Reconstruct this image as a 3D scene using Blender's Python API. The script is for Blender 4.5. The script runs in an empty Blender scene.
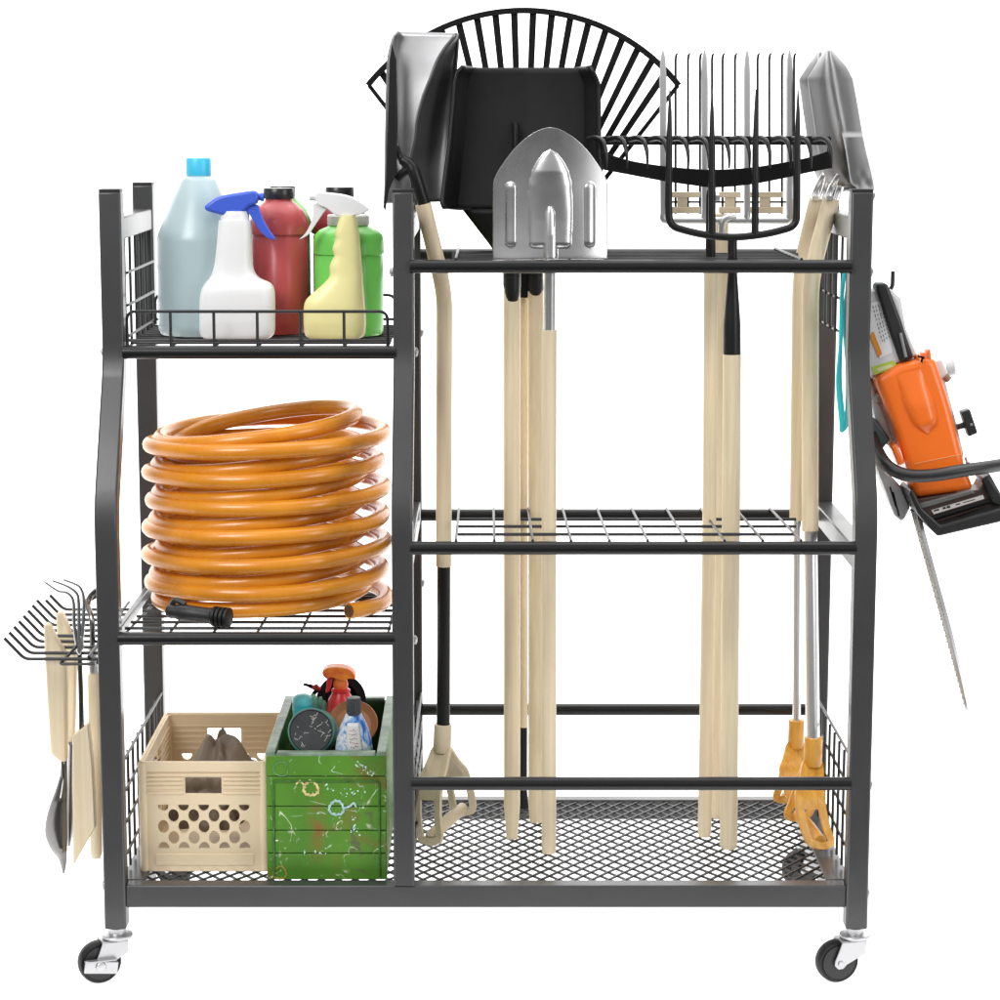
import bpy, bmesh, math, random
from mathutils import Vector, Matrix, noise
random.seed(7)
S = bpy.context.scene
COL = S.collection
PI = math.pi
# ------------------------------------------------------------------ camera
F = 2412.0; TH = math.radians(9.1); D = 3.184; H = 1.186; CX = 486.0
cam = bpy.data.cameras.new('camera'); camo = bpy.data.objects.new('camera', cam); COL.objects.link(camo)
cam.sensor_width = 36.0; cam.lens = F * 36.0 / 1000.0; cam.shift_x = 0.014
cam.clip_start = 0.05; cam.clip_end = 100
camo.location = (0, -D, H); camo.rotation_euler = (PI / 2 - TH, 0, 0)
S.camera = camo
# ------------------------------------------------------------------ world, lamps, exposure
w = bpy.data.worlds.new('World'); S.world = w; w.use_nodes = True
w.node_tree.nodes['Background'].inputs[0].default_value = (1, 1, 1, 1)
w.node_tree.nodes['Background'].inputs[1].default_value = 0.45
def area(name, loc, target, sx, sy, power, col=(1, 1, 1)):
    l = bpy.data.lights.new(name, 'AREA'); l.shape = 'RECTANGLE'; l.size = sx; l.size_y = sy
    l.energy = power; l.color = col
    o = bpy.data.objects.new(name, l); COL.objects.link(o); o.location = loc
    o.rotation_euler = (Vector(target) - Vector(loc)).to_track_quat('-Z', 'Y').to_euler()
    return o
area('key_softbox', (-1.9, -2.6, 3.0), (0, 0.2, 0.6), 1.6, 1.6, 100)
area('fill_softbox', (2.8, -2.2, 1.6), (0, 0.2, 0.6), 1.2, 2.2, 42)
area('top_softbox', (0.0, 0.9, 3.6), (0, 0.9, 0.0), 4.5, 3.6, 135)
area('back_wall_lamp', (0.0, 1.5, 3.3), (0, 3.9, 1.2), 5.0, 0.8, 90)
S.view_settings.view_transform = 'Standard'; S.view_settings.look = 'None'
S.view_settings.exposure = 0; S.view_settings.gamma = 1; S.view_settings.use_curve_mapping = False
S.render.engine = 'CYCLES'

# ------------------------------------------------------------------ pixel <-> place
ST, CT = math.sin(TH), math.cos(TH)
def P(px, py, Y):
    k = (py - 500) / F
    zc = (Y + D) / (CT - k * ST)
    return Vector(((px - CX) / F * zc, Y, H - zc * (ST + k * CT)))
def PZ(px, py, Z):
    k = (py - 500) / F
    zc = (H - Z) / (ST + k * CT)
    return Vector(((px - CX) / F * zc, zc * (CT - k * ST) - D, Z))
def M(py, Y):                      # metres per pixel there
    return (Y + D) / (CT - (py - 500) / F * ST) / F
def Zof(py, Y): return P(0, py, Y).z

# ------------------------------------------------------------------ materials
MATS = {}
def mat(name, col, rough=0.5, metal=0.0, var=0.0, vscale=20, stretch=(1, 1, 1), bump=0.0, bscale=200, spec=0.5,
        trans=0.0, coat=0.0, rvar=0.0, sss=0.0, dark=None):
    m = bpy.data.materials.new(name); m.use_nodes = True; nt = m.node_tree; N = nt.nodes; L = nt.links
    b = N['Principled BSDF']
    b.inputs['Roughness'].default_value = rough; b.inputs['Metallic'].default_value = metal
    b.inputs['Specular IOR Level'].default_value = spec
    b.inputs['Coat Weight'].default_value = coat; b.inputs['Coat Roughness'].default_value = 0.1
    b.inputs['Transmission Weight'].default_value = trans
    if sss: b.inputs['Subsurface Weight'].default_value = sss; b.inputs['Subsurface Scale'].default_value = 0.02
    b.inputs['Base Color'].default_value = (*col, 1)
    tc = N.new('ShaderNodeTexCoord'); mp = N.new('ShaderNodeMapping'); mp.inputs['Scale'].default_value = stretch
    L.new(tc.outputs['Object'], mp.inputs['Vector'])
    if var or rvar:
        nz = N.new('ShaderNodeTexNoise'); nz.inputs['Scale'].default_value = vscale
        nz.inputs['Detail'].default_value = 6; nz.inputs['Roughness'].default_value = 0.6
        L.new(mp.outputs[0], nz.inputs['Vector'])
        if var:
            r = N.new('ShaderNodeValToRGB'); r.color_ramp.elements[0].position = 0.3; r.color_ramp.elements[1].position = 0.7
            d = dark or tuple(c * (1 - var) for c in col)
            r.color_ramp.elements[0].color = (*d, 1)
            r.color_ramp.elements[1].color = (*[min(1, c * (1 + var * 0.5)) for c in col], 1)
            L.new(nz.outputs['Fac'], r.inputs[0]); L.new(r.outputs[0], b.inputs['Base Color'])
        if rvar:
            q = N.new('ShaderNodeMapRange'); q.inputs['From Min'].default_value = 0.3; q.inputs['From Max'].default_value = 0.7
            q.inputs['To Min'].default_value = max(0.02, rough - rvar); q.inputs['To Max'].default_value = rough + rvar
            L.new(nz.outputs['Fac'], q.inputs['Value']); L.new(q.outputs[0], b.inputs['Roughness'])
    if bump:
        n2 = N.new('ShaderNodeTexNoise'); n2.inputs['Scale'].default_value = bscale; n2.inputs['Detail'].default_value = 4
        L.new(mp.outputs[0], n2.inputs['Vector'])
        bp = N.new('ShaderNodeBump'); bp.inputs['Strength'].default_value = bump; bp.inputs['Distance'].default_value = 0.001
        L.new(n2.outputs['Fac'], bp.inputs['Height']); L.new(bp.outputs[0], b.inputs['Normal'])
    MATS[name] = m
    return m
FRAME = mat('gunmetal_paint', (0.046, 0.046, 0.048), 0.36, 0.0, var=0.12, vscale=6, bump=0.06, bscale=700, rvar=0.05, coat=0.15)
RAIL = mat('black_rail_paint', (0.009, 0.009, 0.0095), 0.3, bump=0.04, bscale=500, spec=0.4)
WIRE = mat('dark_wire', (0.022, 0.0225, 0.024), 0.4, 0.0, spec=0.45)
BRIGHTW = mat('bright_wire', (0.42, 0.43, 0.44), 0.25, 0.9)
CAPM = mat('black_end_cap', (0.012, 0.012, 0.013), 0.45)
WOOD = mat('ash_wood', (0.745, 0.64, 0.455), 0.5, var=0.13, vscale=38, stretch=(3.2, 3.2, 0.07), bump=0.25, bscale=90, rvar=0.08, dark=(0.655, 0.535, 0.355))
STEEL = mat('polished_steel', (0.70, 0.70, 0.705), 0.28, 1.0, var=0.06, vscale=9, rvar=0.06)
SATIN = mat('satin_steel', (0.60, 0.60, 0.605), 0.42, 1.0)
GALV = mat('brushed_steel', (0.27, 0.27, 0.272), 0.34, 1.0, var=0.15, vscale=14, stretch=(3, 3, 0.4), rvar=0.06)
CHROME = mat('bright_steel_tube', (0.80, 0.80, 0.80), 0.3, 1.0)
ZINC = mat('zinc_plate', (0.50, 0.50, 0.51), 0.38, 0.85)
SMOKE = mat('smoky_steel', (0.17, 0.165, 0.16), 0.24, 1.0)
BLACK = mat('black_coated_steel', (0.009, 0.009, 0.0095), 0.38, var=0.3, vscale=12, bump=0.05, bscale=300, spec=0.35)
BLACKM = mat('matt_black_steel', (0.005, 0.005, 0.005), 0.5, bump=0.05, bscale=300, spec=0.18)
LIT_STEEL = mat('lit_blade_steel', (0.36, 0.36, 0.365), 0.40, 0.85, var=0.12, vscale=10, rvar=0.06)  # lit half of the square shovel blade, its brightness put into the colour
SHADE_STEEL = mat('shaded_blade_steel', (0.075, 0.075, 0.077), 0.4, 0.3, var=0.2, vscale=8, rvar=0.06)  # same blade steel on the far half, shade put into the colour
RUBBER = mat('black_rubber', (0.007, 0.007, 0.007), 0.5, bump=0.1, bscale=400, spec=0.35)
BEIGEP = mat('beige_plastic', (0.60, 0.49, 0.33), 0.42, var=0.06, vscale=10, bump=0.03, bscale=300)
TANP = mat('tan_plastic', (0.62, 0.52, 0.37), 0.4, var=0.06, vscale=15)
ORP = mat('amber_plastic', (0.66, 0.34, 0.05), 0.38, var=0.25, vscale=40, stretch=(3, 3, 0.4), dark=(0.52, 0.225, 0.022))
# ------------------------------------------------------------------ mesh helpers
class B:
    def __init__(s): s.bm = bmesh.new()
    def box(s, c, size, rot=None):
        r = bmesh.ops.create_cube(s.bm, size=1.0)
        m = Matrix.Translation(Vector(c)) @ (rot.to_4x4() if rot else Matrix()) @ Matrix.Diagonal((*size, 1))
        bmesh.ops.transform(s.bm, matrix=m, verts=r['verts']); return s
    def rings(s, rs, closed=False, cap=True):
        vs = [[s.bm.verts.new(p) for p in r] for r in rs]
        n = len(vs[0]); k = len(vs)
        for i in range(k if closed else k - 1):
            a, b = vs[i], vs[(i + 1) % k]
            for j in range(n):
                s.bm.faces.new((a[j], a[(j + 1) % n], b[(j + 1) % n], b[j]))
        if cap and not closed:
            s.bm.faces.new(list(reversed(vs[0]))); s.bm.faces.new(vs[-1])
        return s
    def sweep(s, pts, sec, up=Vector((0, 0, 1)), closed=False, scale=None):
        """sec: list of (a,b) offsets, or a callable i -> list; a along side axis, b along normal axis"""
        pts = [Vector(p) for p in pts]; n = len(pts); rs = []; nrm = None
        for i, p in enumerate(pts):
            if closed: t = (pts[(i + 1) % n] - pts[i - 1])
            else: t = pts[min(i + 1, n - 1)] - pts[max(i - 1, 0)]
            t.normalize()
            if nrm is None:
                u = up if abs(t.dot(up)) < 0.95 else Vector((0, 1, 0))
                nrm = (u - t * u.dot(t)).normalized()
            else:
                nrm = nrm - t * nrm.dot(t)
                nrm.normalize()
            side = t.cross(nrm)
            f = 1.0
            if not closed and 0 < i < n - 1:
                c = (pts[i] - pts[i - 1]).normalized().dot((pts[i + 1] - pts[i]).normalized())
                f = 1.0
            sc = sec(i) if callable(sec) else sec
            k = scale[i] if scale else 1.0
            rs.append([p + side * a * k + nrm * b * k for a, b in sc])
        return s.rings(rs, closed)
    def tube(s, pts, r, seg=12, closed=False):
        if isinstance(r, (int, float)): rr = [r] * len(pts)
        else: rr = list(r)
        base = [(math.cos(2 * PI * j / seg), math.sin(2 * PI * j / seg)) for j in range(seg)]
        return s.sweep(pts, base, closed=closed, scale=rr)
    def lathe(s, prof, c, seg=40, axis=None, sy=1.0):
        """prof: (r, h) along axis from c"""
        c = Vector(c); q = Matrix() if axis is None else Vector((0, 0, 1)).rotation_difference(Vector(axis)).to_matrix().to_4x4()
        rs = []
        for r, h in prof:
            r = max(r, 1e-5)
            rs.append([c + q @ Vector((r * math.cos(2 * PI * j / seg), r * sy * math.sin(2 * PI * j / seg), h)) for j in range(seg)])
        return s.rings(rs)
    def prism(s, poly, y0, y1):
        """poly: list of (x, z); extruded from y0 to y1"""
        a = [(x, y0, z) for x, z in poly]; b = [(x, y1, z) for x, z in poly]
        return s.rings([a, b])
    def grid(s, fn, nu, nv):
        vs = [[s.bm.verts.new(fn(i / nu, j / nv)) for i in range(nu + 1)] for j in range(nv + 1)]
        for j in range(nv):
            for i in range(nu):
                s.bm.faces.new((vs[j][i], vs[j][i + 1], vs[j + 1][i + 1], vs[j + 1][i]))
        return s
    def mesh(s, me, m=None):
        v0 = len(s.bm.verts); s.bm.from_mesh(me); s.bm.verts.ensure_lookup_table()
        if m is not None: bmesh.ops.transform(s.bm, matrix=m, verts=s.bm.verts[v0:])
        return s
def px_poly(pts, Y, off=0.0):
    return [(P(x, y, Y).x, P(x, y, Y).z) for x, y in pts]
def smooth_poly(pts, n=4, closed=True):
    """Catmull-Rom through 2D/3D points"""
    out = []; k = len(pts); V = [Vector(p) for p in pts]
    rng = range(k) if closed else range(k - 1)
    for i in rng:
        p0 = V[i - 1] if (closed or i > 0) else V[0]; p1 = V[i]; p2 = V[(i + 1) % k]
        p3 = V[(i + 2) % k] if closed else V[min(i + 2, k - 1)]
        for j in range(n):
            t = j / n
            out.append(0.5 * ((2 * p1) + (p2 - p0) * t + (2 * p0 - 5 * p1 + 4 * p2 - p3) * t * t + (3 * p1 - p0 - 3 * p2 + p3) * t ** 3))
    if not closed: out.append(V[-1])
    return out
def fillet(pts, r, n=5):
    """round the inner corners of an open 3D polyline"""
    V = [Vector(p) for p in pts]; out = [V[0]]
    for i in range(1, len(V) - 1):
        a = (V[i - 1] - V[i]); b = (V[i + 1] - V[i]); d = min(r, a.length * 0.45, b.length * 0.45)
        a.normalize(); b.normalize(); p0 = V[i] + a * d; p2 = V[i] + b * d
        for j in range(n + 1):
            t = j / n; out.append((1 - t) ** 2 * p0 + 2 * t * (1 - t) * V[i] + t * t * p2)
    out.append(V[-1]); return out
def sample(fn, n): return [fn(i / n) for i in range(n + 1)]
def lerp(a, b, t): return a + (b - a) * t
def interp(tab, t):
    """piecewise linear table [(t, v), ...]"""
    if t <= tab[0][0]: return tab[0][1]
    for (a, x), (b, y) in zip(tab, tab[1:]):
        if t <= b: return x + (y - x) * (t - a) / (b - a)
    return tab[-1][1]
def sinterp(tab, t):
    if t <= tab[0][0]: return tab[0][1]
    n = len(tab)
    for i in range(n - 1):
        (a, x), (b, y) = tab[i], tab[i + 1]
        if t <= b:
            m0 = (tab[i + 1][1] - tab[i - 1][1]) / (tab[i + 1][0] - tab[i - 1][0]) if i > 0 else (y - x) / (b - a)
            m1 = (tab[i + 2][1] - x) / (tab[i + 2][0] - a) if i + 2 < n else (y - x) / (b - a)
            u = (t - a) / (b - a); h = b - a
            return (2*u**3-3*u*u+1)*x + (u**3-2*u*u+u)*h*m0 + (-2*u**3+3*u*u)*y + (u**3-u*u)*h*m1
    return tab[-1][1]
def plate(outer, holes, thick):
    """2D outline with holes -> mesh, XY plane, centred thickness in Z"""
    cu = bpy.data.curves.new('outline', 'CURVE'); cu.dimensions = '2D'; cu.fill_mode = 'BOTH'; cu.extrude = thick / 2
    for poly in [outer] + holes:
        sp = cu.splines.new('POLY'); sp.points.add(len(poly) - 1); sp.use_cyclic_u = True
        for pt, (x, y) in zip(sp.points, poly): pt.co = (x, y, 0, 1)
    o = bpy.data.objects.new('outline', cu)
    me = bpy.data.meshes.new_from_object(o)
    bpy.data.objects.remove(o); bpy.data.curves.remove(cu)
    return me
XZ = Matrix(((1, 0, 0, 0), (0, 0, -1, 0), (0, 1, 0, 0), (0, 0, 0, 1)))      # 2D (x,y) -> (x, z), thickness along y
ORG = {}
def thing(name, label, cat, loc, group=None):
    o = bpy.data.objects.new(name, None); o.empty_display_size = 0.05; COL.objects.link(o); o.location = loc
    o['label'] = label; o['category'] = cat
    if group: o['group'] = group
    ORG[o] = Vector(loc); return o
def obj(name, b, m, parent=None, smooth=35, bevel=0, seg=2, solid=0, sub=0, label=None, cat=None, group=None, kind=None, fix=True):
    bm = b.bm
    if fix:
        bmesh.ops.remove_doubles(bm, verts=bm.verts, dist=1e-6)
        bmesh.ops.recalc_face_normals(bm, faces=bm.faces)
    if parent is not None: org = ORG[parent]
    elif kind == 'structure': org = Vector()
    else:
        lo = [min(v.co[i] for v in bm.verts) for i in range(3)]; hi = [max(v.co[i] for v in bm.verts) for i in range(3)]
        org = Vector(((lo[0] + hi[0]) / 2, (lo[1] + hi[1]) / 2, lo[2]))
    bmesh.ops.translate(bm, verts=bm.verts, vec=-org)
    me = bpy.data.meshes.new(name); bm.to_mesh(me); bm.free()
    for p in me.polygons: p.use_smooth = smooth > 0
    if smooth > 0: me.set_sharp_from_angle(angle=math.radians(smooth))
    me.materials.append(m)
    o = bpy.data.objects.new(name, me); COL.objects.link(o)
    if parent is not None: o.parent = parent
    else: o.location = org
    ORG[o] = org
    if solid:
        k = o.modifiers.new('thickness', 'SOLIDIFY'); k.thickness = solid; k.offset = 0
    if bevel:
        k = o.modifiers.new('edge', 'BEVEL'); k.width = bevel; k.segments = seg; k.limit_method = 'ANGLE'; k.angle_limit = math.radians(40)
        k.harden_normals = False
    if sub:
        k = o.modifiers.new('smooth', 'SUBSURF'); k.levels = sub; k.render_levels = sub
    if label: o['label'] = label
    if cat: o['category'] = cat
    if group: o['group'] = group
    if kind: o['kind'] = kind
    return o

# ------------------------------------------------------------------ backdrop (white studio sweep)
PAPER = mat('glowing_white_sheet', (0.9, 0.9, 0.9), 0.9, spec=0.1)      # white sheet with an added glow that fills in the floor shadow
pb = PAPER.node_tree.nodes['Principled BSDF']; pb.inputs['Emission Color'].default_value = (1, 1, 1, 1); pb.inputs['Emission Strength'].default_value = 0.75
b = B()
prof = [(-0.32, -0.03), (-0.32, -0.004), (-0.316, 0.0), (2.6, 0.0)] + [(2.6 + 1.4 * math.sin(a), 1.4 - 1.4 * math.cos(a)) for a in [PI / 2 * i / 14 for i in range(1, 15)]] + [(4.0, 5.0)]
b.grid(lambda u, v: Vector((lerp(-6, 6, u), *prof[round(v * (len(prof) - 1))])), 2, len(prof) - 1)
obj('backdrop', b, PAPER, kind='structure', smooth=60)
b = B(); b.grid(lambda u, v: Vector((lerp(-14, 14, u), lerp(-14, 14, v), -0.75)), 1, 1)
obj('studio_floor', b, mat('grey_studio_floor', (0.10, 0.10, 0.10), 0.7, var=0.15, vscale=3), kind='structure', smooth=0)

# ================================================================== THE RACK
YU, YL, YB = 0.105, 0.0, 0.421            # upper front face, lower front face, back post face
T = 0.030
XP = [-0.510, -0.1125, 0.510]
ZT = Zof(192, YU); ZB1 = Zof(364, YU); ZB2 = Zof(512, YL); ZBOT = 0.077
rack = thing('garden_tool_rack', 'dark grey wheeled steel rack with wire shelves and a mesh floor, holding all the tools', 'tool rack', (0, 0.22, 0))
def ypost(x, w, d):
    c = [(YU + d / 2, ZT), (YU + d / 2, ZB1), (YL + d / 2, ZB2), (YL + d / 2, ZBOT)]
    path = fillet([(x, y, z) for y, z in c], 0.03, 5)
    rs = []
    for i, p in enumerate(path):
        t = (path[min(i + 1, len(path) - 1)] - path[max(i - 1, 0)]).normalized()
        n = Vector((0, t.z, -t.y))
        if n.y > 0: n = -n
        rs.append([p + Vector((sx * w / 2, 0, 0)) + n * sn * d / 2 for sx, sn in ((-1, 1), (1, 1), (1, -1), (-1, -1))])
    return B().rings(rs)
for i, x in enumerate(XP):
    if i == 1:
        zb = Zof(886, YL)
        b = ypost(x, 0.0285, T)
        bmesh.ops.bisect_plane(b.bm, geom=b.bm.verts[:] + b.bm.edges[:] + b.bm.faces[:], plane_co=(0, 0, zb), plane_no=(0, 0, -1), clear_outer=True)
    else: b = ypost(x, T, T)
    p = obj('front_post', b, FRAME, rack, bevel=0.0025)
    obj('end_cap', B().box((x, YU + T / 2, ZT + 0.0015), (T - 0.001, T - 0.001, 0.005)), CAPM, p, bevel=0.001)
    zb = ZBOT if i != 1 else Zof(886, YL) - 0.01
    p = obj('back_post', B().box((x, YB + T / 2, (ZT + zb) / 2), (T, T, ZT - zb)), FRAME, rack, bevel=0.0025)
    obj('end_cap', B().box((x, YB + T / 2, ZT + 0.0015), (T - 0.001, T - 0.001, 0.005)), CAPM, p, bevel=0.001)
    # top side bar
    z1, z0 = Zof(217, YU + T), Zof(239.5, YU + T)
    obj('side_bar', B().box((x, (YU + T + YB) / 2, (z0 + z1) / 2), (T - 0.003, YB - YU - T, z1 - z0)), FRAME, rack, bevel=0.002)
def midbar(x, py):
    z1, z0 = Zof(py, YL + T), Zof(py + 22, YL + T)
    obj('side_bar', B().box((x, (YL + T + YB) / 2, (z0 + z1) / 2), (T - 0.003, YB - YL - T, z1 - z0)), FRAME, rack, bevel=0.002)
midbar(XP[2], 547); midbar(XP[1], 547)
z1, z0 = Zof(631, YL + T), Zof(641, YL + T)
obj('side_bar', B().box((XP[0] + 0.006, (YL + T + YB) / 2, (z0 + z1) / 2), (0.008, YB - YL - T, z1 - z0)), FRAME, rack, bevel=0.001)
def rail(name, xa, xb, Y, Z, r=0.0092):
    obj(name, B().tube([(xa, Y, Z), (xb, Y, Z)], r, 20), RAIL, rack)
xl0, xl1 = XP[0] + T / 2, XP[1] - T / 2
xr0, xr1 = XP[1] + T / 2, XP[2] - T / 2
# ---- bottom tray
zr1, zr0 = Zof(885.5, 0.004), Zof(907.5, 0.004); zc, hh = (zr1 + zr0) / 2, zr1 - zr0
obj('tray_rail', B().box((0, 0.016, zc), (1.02 - T + 0.0004, 0.026, hh)), FRAME, rack, bevel=0.002)
obj('tray_rail', B().box((0, YB + 0.012, zc), (1.02 - T + 0.0004, 0.022, hh)), FRAME, rack, bevel=0.002)
for sx in (-1, 1):
    obj('tray_rail', B().box((sx * 0.488, (0.031 + YB) / 2, zc), (0.034, YB - 0.031, hh)), FRAME, rack, bevel=0.002)
ZTR = zr1 - 0.002                        # top of the mesh
b = B()
mx0, mx1, my0, my1 = -0.474, 0.474, 0.026, YB + 0.004
cx_, cy_ = 0.0235, 0.0325
def clipseg(p, q):
    t0, t1 = 0.0, 1.0; d = q - p
    for pp, dd, lo, hi in ((p.x, d.x, mx0, mx1), (p.y, d.y, my0, my1)):
        ta, tb = (lo - pp) / dd, (hi - pp) / dd
        if ta > tb: ta, tb = tb, ta
        t0, t1 = max(t0, ta), min(t1, tb)
    return (p + d * t0, p + d * t1) if t1 - t0 > 1e-3 else None
nx = int((mx1 - mx0) / cx_) + 1; span = (my1 - my0) / cy_ * cx_
for s in (1, -1):
    for k in range(-int(span / cx_) - 2, nx + int(span / cx_) + 3):
        xs = mx0 + k * cx_
        p = Vector((xs, my0, 0)); q = Vector((xs + s * span, my1, 0))
        c = clipseg(p, q)
        if not c: continue
        c = [v + Vector((0, 0, ZTR - 0.002 + (0.0006 if s > 0 else -0.0006))) for v in c]
        b.sweep(c, [(-0.0013, -0.0013), (0.0013, -0.0013), (0.0013, 0.0013), (-0.0013, 0.0013)])
obj('floor_mesh', b, WIRE, rack, smooth=0)
# ---- right-hand side: rails and shelves
ZTOPR = Zof(266.5, YU + 0.014)
rail('rail', xr0 - 0.006, xr1 + 0.002, YU + 0.002, Zof(266.5, YU + 0.002))
rail('rail', xr0, xr1, YB - 0.012, Zof(255, YB - 0.012))
b = B()
for k in range(7):
    Y = lerp(YU + 0.05, YB - 0.03, k / 6); z = lerp(Zof(266.5, YU), Zof(255, YB - 0.012), (Y - YU) / (YB - YU)) + 0.006
    b.tube([(P(452, 262, Y).x, Y, z), (P(798, 262, Y).x, Y, z)], 0.0021, 8)
for k in range(10):
    x = lerp(P(456, 262, 0.12).x, P(800, 262, 0.12).x, k / 9); up = 0.010 if k in (0, 9) else 0.002
    b.tube([(x, YU, Zof(266.5, YU) + up), (x, YB - 0.012, Zof(255, YB - 0.012) + up)], 0.002, 8)
obj('wire_shelf', b, WIRE, rack)
YM1 = 0.37
rail('rail', xr0 - 0.004, xr1 + 0.002, 0.008, Zof(548, 0.008))
rail('rail', xr0, xr1, YM1, Zof(515, YM1))
zf, zb = Zof(548, 0.008), Zof(515, YM1)
b = B()
for py in (523.8, 531.8, 540.2):
    # find depth on the shelf plane for that pixel row
    Y = lerp(0.008, YM1, (548 - py) / 33.0 * 0.93)
    z = lerp(zf, zb, (Y - 0.008) / (YM1 - 0.008)) + 0.008
    b.tube([(P(458, py, Y).x, Y, z), (P(796, py, Y).x, Y, z)], 0.0023, 8)
obj('wire_shelf', b, WIRE, rack)
b = B()
for k in range(10):
    x = lerp(P(456, 545, 0.01).x, P(801, 545, 0.01).x, k / 9)
    b.tube([(x, 0.008, zf + 0.010), (x, YM1, zb + 0.010)], 0.0019, 8)
obj('shelf_cross_wires', b, WIRE, rack)
rail('rail', xr0 - 0.004, xr1 + 0.002, 0.006, Zof(783.5, 0.006))
rail('rail', xr0, xr1, YB, Zof(709.5, YB))
# ---- left-hand side shelves
rail('rail', xl0 - 0.002, xl1 + 0.004, YU + 0.004, Zof(352.3, YU + 0.004))
zs1f, zs1b = Zof(343.2, YU + 0.03), Zof(325, YB - 0.012)
rail('rail', xl0, xl1, YB - 0.010, zs1b - 0.011)
b = B()
for k in range(9):
    Y = lerp(YU + 0.035, YB - 0.03, k / 8); z = lerp(zs1f, zs1b, (Y - YU - 0.03) / (YB - YU - 0.042))
    b.tube([(xl0 + 0.004, Y, z), (xl1 - 0.004, Y, z)], 0.0021, 8)
xg = [lerp(P(128.3, 340, YU + 0.02).x, P(387.8, 340, YU + 0.02).x, k / 6) for k in range(7)]
for x in xg: b.tube([(x, YU + 0.02, zs1f - 0.004), (x, YB - 0.012, zs1b - 0.003)], 0.002, 8)
obj('wire_shelf', b, WIRE, rack)
def guard(Y, ptop, pbot):
    zt, zb_ = Zof(ptop, Y), Zof(pbot, Y)
    g = B()
    g.tube(fillet([(xg[0], Y, zb_), (xg[0], Y, zt), (xg[-1], Y, zt), (xg[-1], Y, zb_)], 0.012), 0.0022, 10)
    for x in xg[1:-1]: g.tube([(x, Y, zb_), (x, Y, zt)], 0.0021, 8)
    zl = Zof(lerp(ptop, pbot, 0.84), Y); g.tube([(xg[0], Y + 0.003, zl), (xg[-1], Y + 0.003, zl)], 0.0021, 8)
    obj('shelf_guard', g, WIRE, rack)
guard(YU + 0.012, 311.5, 346); guard(YB - 0.02, 295, 324)
rail('rail', xl0 - 0.002, xl1 + 0.004, 0.008, Zof(638.5, 0.008))
YM2 = 0.39
zf2, zb2 = Zof(638.5, 0.008), Zof(598.5, YM2)
rail('rail', xl0, xl1, YM2 + 0.02, zb2, 0.0075)
b = B()
for k in range(7):
    t = (k + 0.6) / 7; Y = lerp(0.008, YM2, t); z = lerp(zf2, zb2, t) + 0.009
    b.tube([(xl0 + 0.002, Y, z), (xl1 - 0.002, Y, z)], 0.0023, 8)
for k in range(7):
    x = lerp(P(125, 632, 0.01).x, P(388, 632, 0.01).x, k / 6)
    b.tube([(x, 0.010, zf2 + 0.006), (x, YM2 + 0.02, zb2 + 0.006)], 0.002, 8)
obj('wire_shelf', b, WIRE, rack)
def ZS2(Y): return lerp(zf2, zb2, (Y - 0.008) / (YM2 - 0.008)) + 0.0113
def ZS1(Y): return lerp(zs1f, zs1b, (Y - YU - 0.03) / (YB - YU - 0.042)) + 0.0022
# ---- side grids
def side_grid(x, Y0, Y1, zt, zb_, nv, hz, name='side_grid', m=WIRE):
    g = B(); r = 0.0021
    for k in range(nv):
        Y = lerp(Y0, Y1, k / (nv - 1)); g.tube([(x, Y, zb_), (x, Y, zt)], r, 8)
    for z in hz: g.tube([(x + 0.003, Y0, z), (x + 0.003, Y1, z)], r, 8)
    obj(name, g, m, rack)
zt = Zof(239, YU + T)
side_grid(XP[0] + 0.012, YU + T + 0.012, YB - 0.012, zt, zs1f - 0.012, 6, [Zof(p, YU + T) for p in (273.5, 306, 337)])
side_grid(XP[2] - 0.012, YU + T + 0.012, YB - 0.012, zt, Zof(339, YU + T), 6, [Zof(p, YU + T) for p in (304, 338)])
zt = Zof(759, 0.035); zbm = zr1 + 0.004
for x in (XP[0] + 0.010, XP[1] + 0.010, XP[2] - 0.010):
    side_grid(x, 0.036, YB - 0.004, zt, zbm, 9, [lerp(zt, zbm, q) for q in (0, 0.27, 0.54, 0.81)])
# ---- bolts
for (px, py, Y, sx) in ((97, 352, 0.12, -1), (393, 272, 0.12, -1), (874, 272, 0.12, 1), (100, 885, 0.015, -1), (868, 893, 0.015, 1), (872, 785, 0.015, 1), (415, 352, 0.12, 1), (415.5, 640, 0.015, 1), (873, 196, 0.12, 1), (420.5, 583, 0.436, 1), (420, 333, 0.436, 1), (158, 583, 0.436, 1)):
    p = P(px, py, Y)
    xe = min(XP, key=lambda q: abs(q - p.x)) + sx * T / 2
    obj('bolt', B().lathe([(0.0065, 0), (0.0065, 0.0018), (0.005, 0.0036), (0.002, 0.0044)], (xe, p.y, p.z), 14, axis=(sx, 0, 0)), ZINC, rack)
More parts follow.
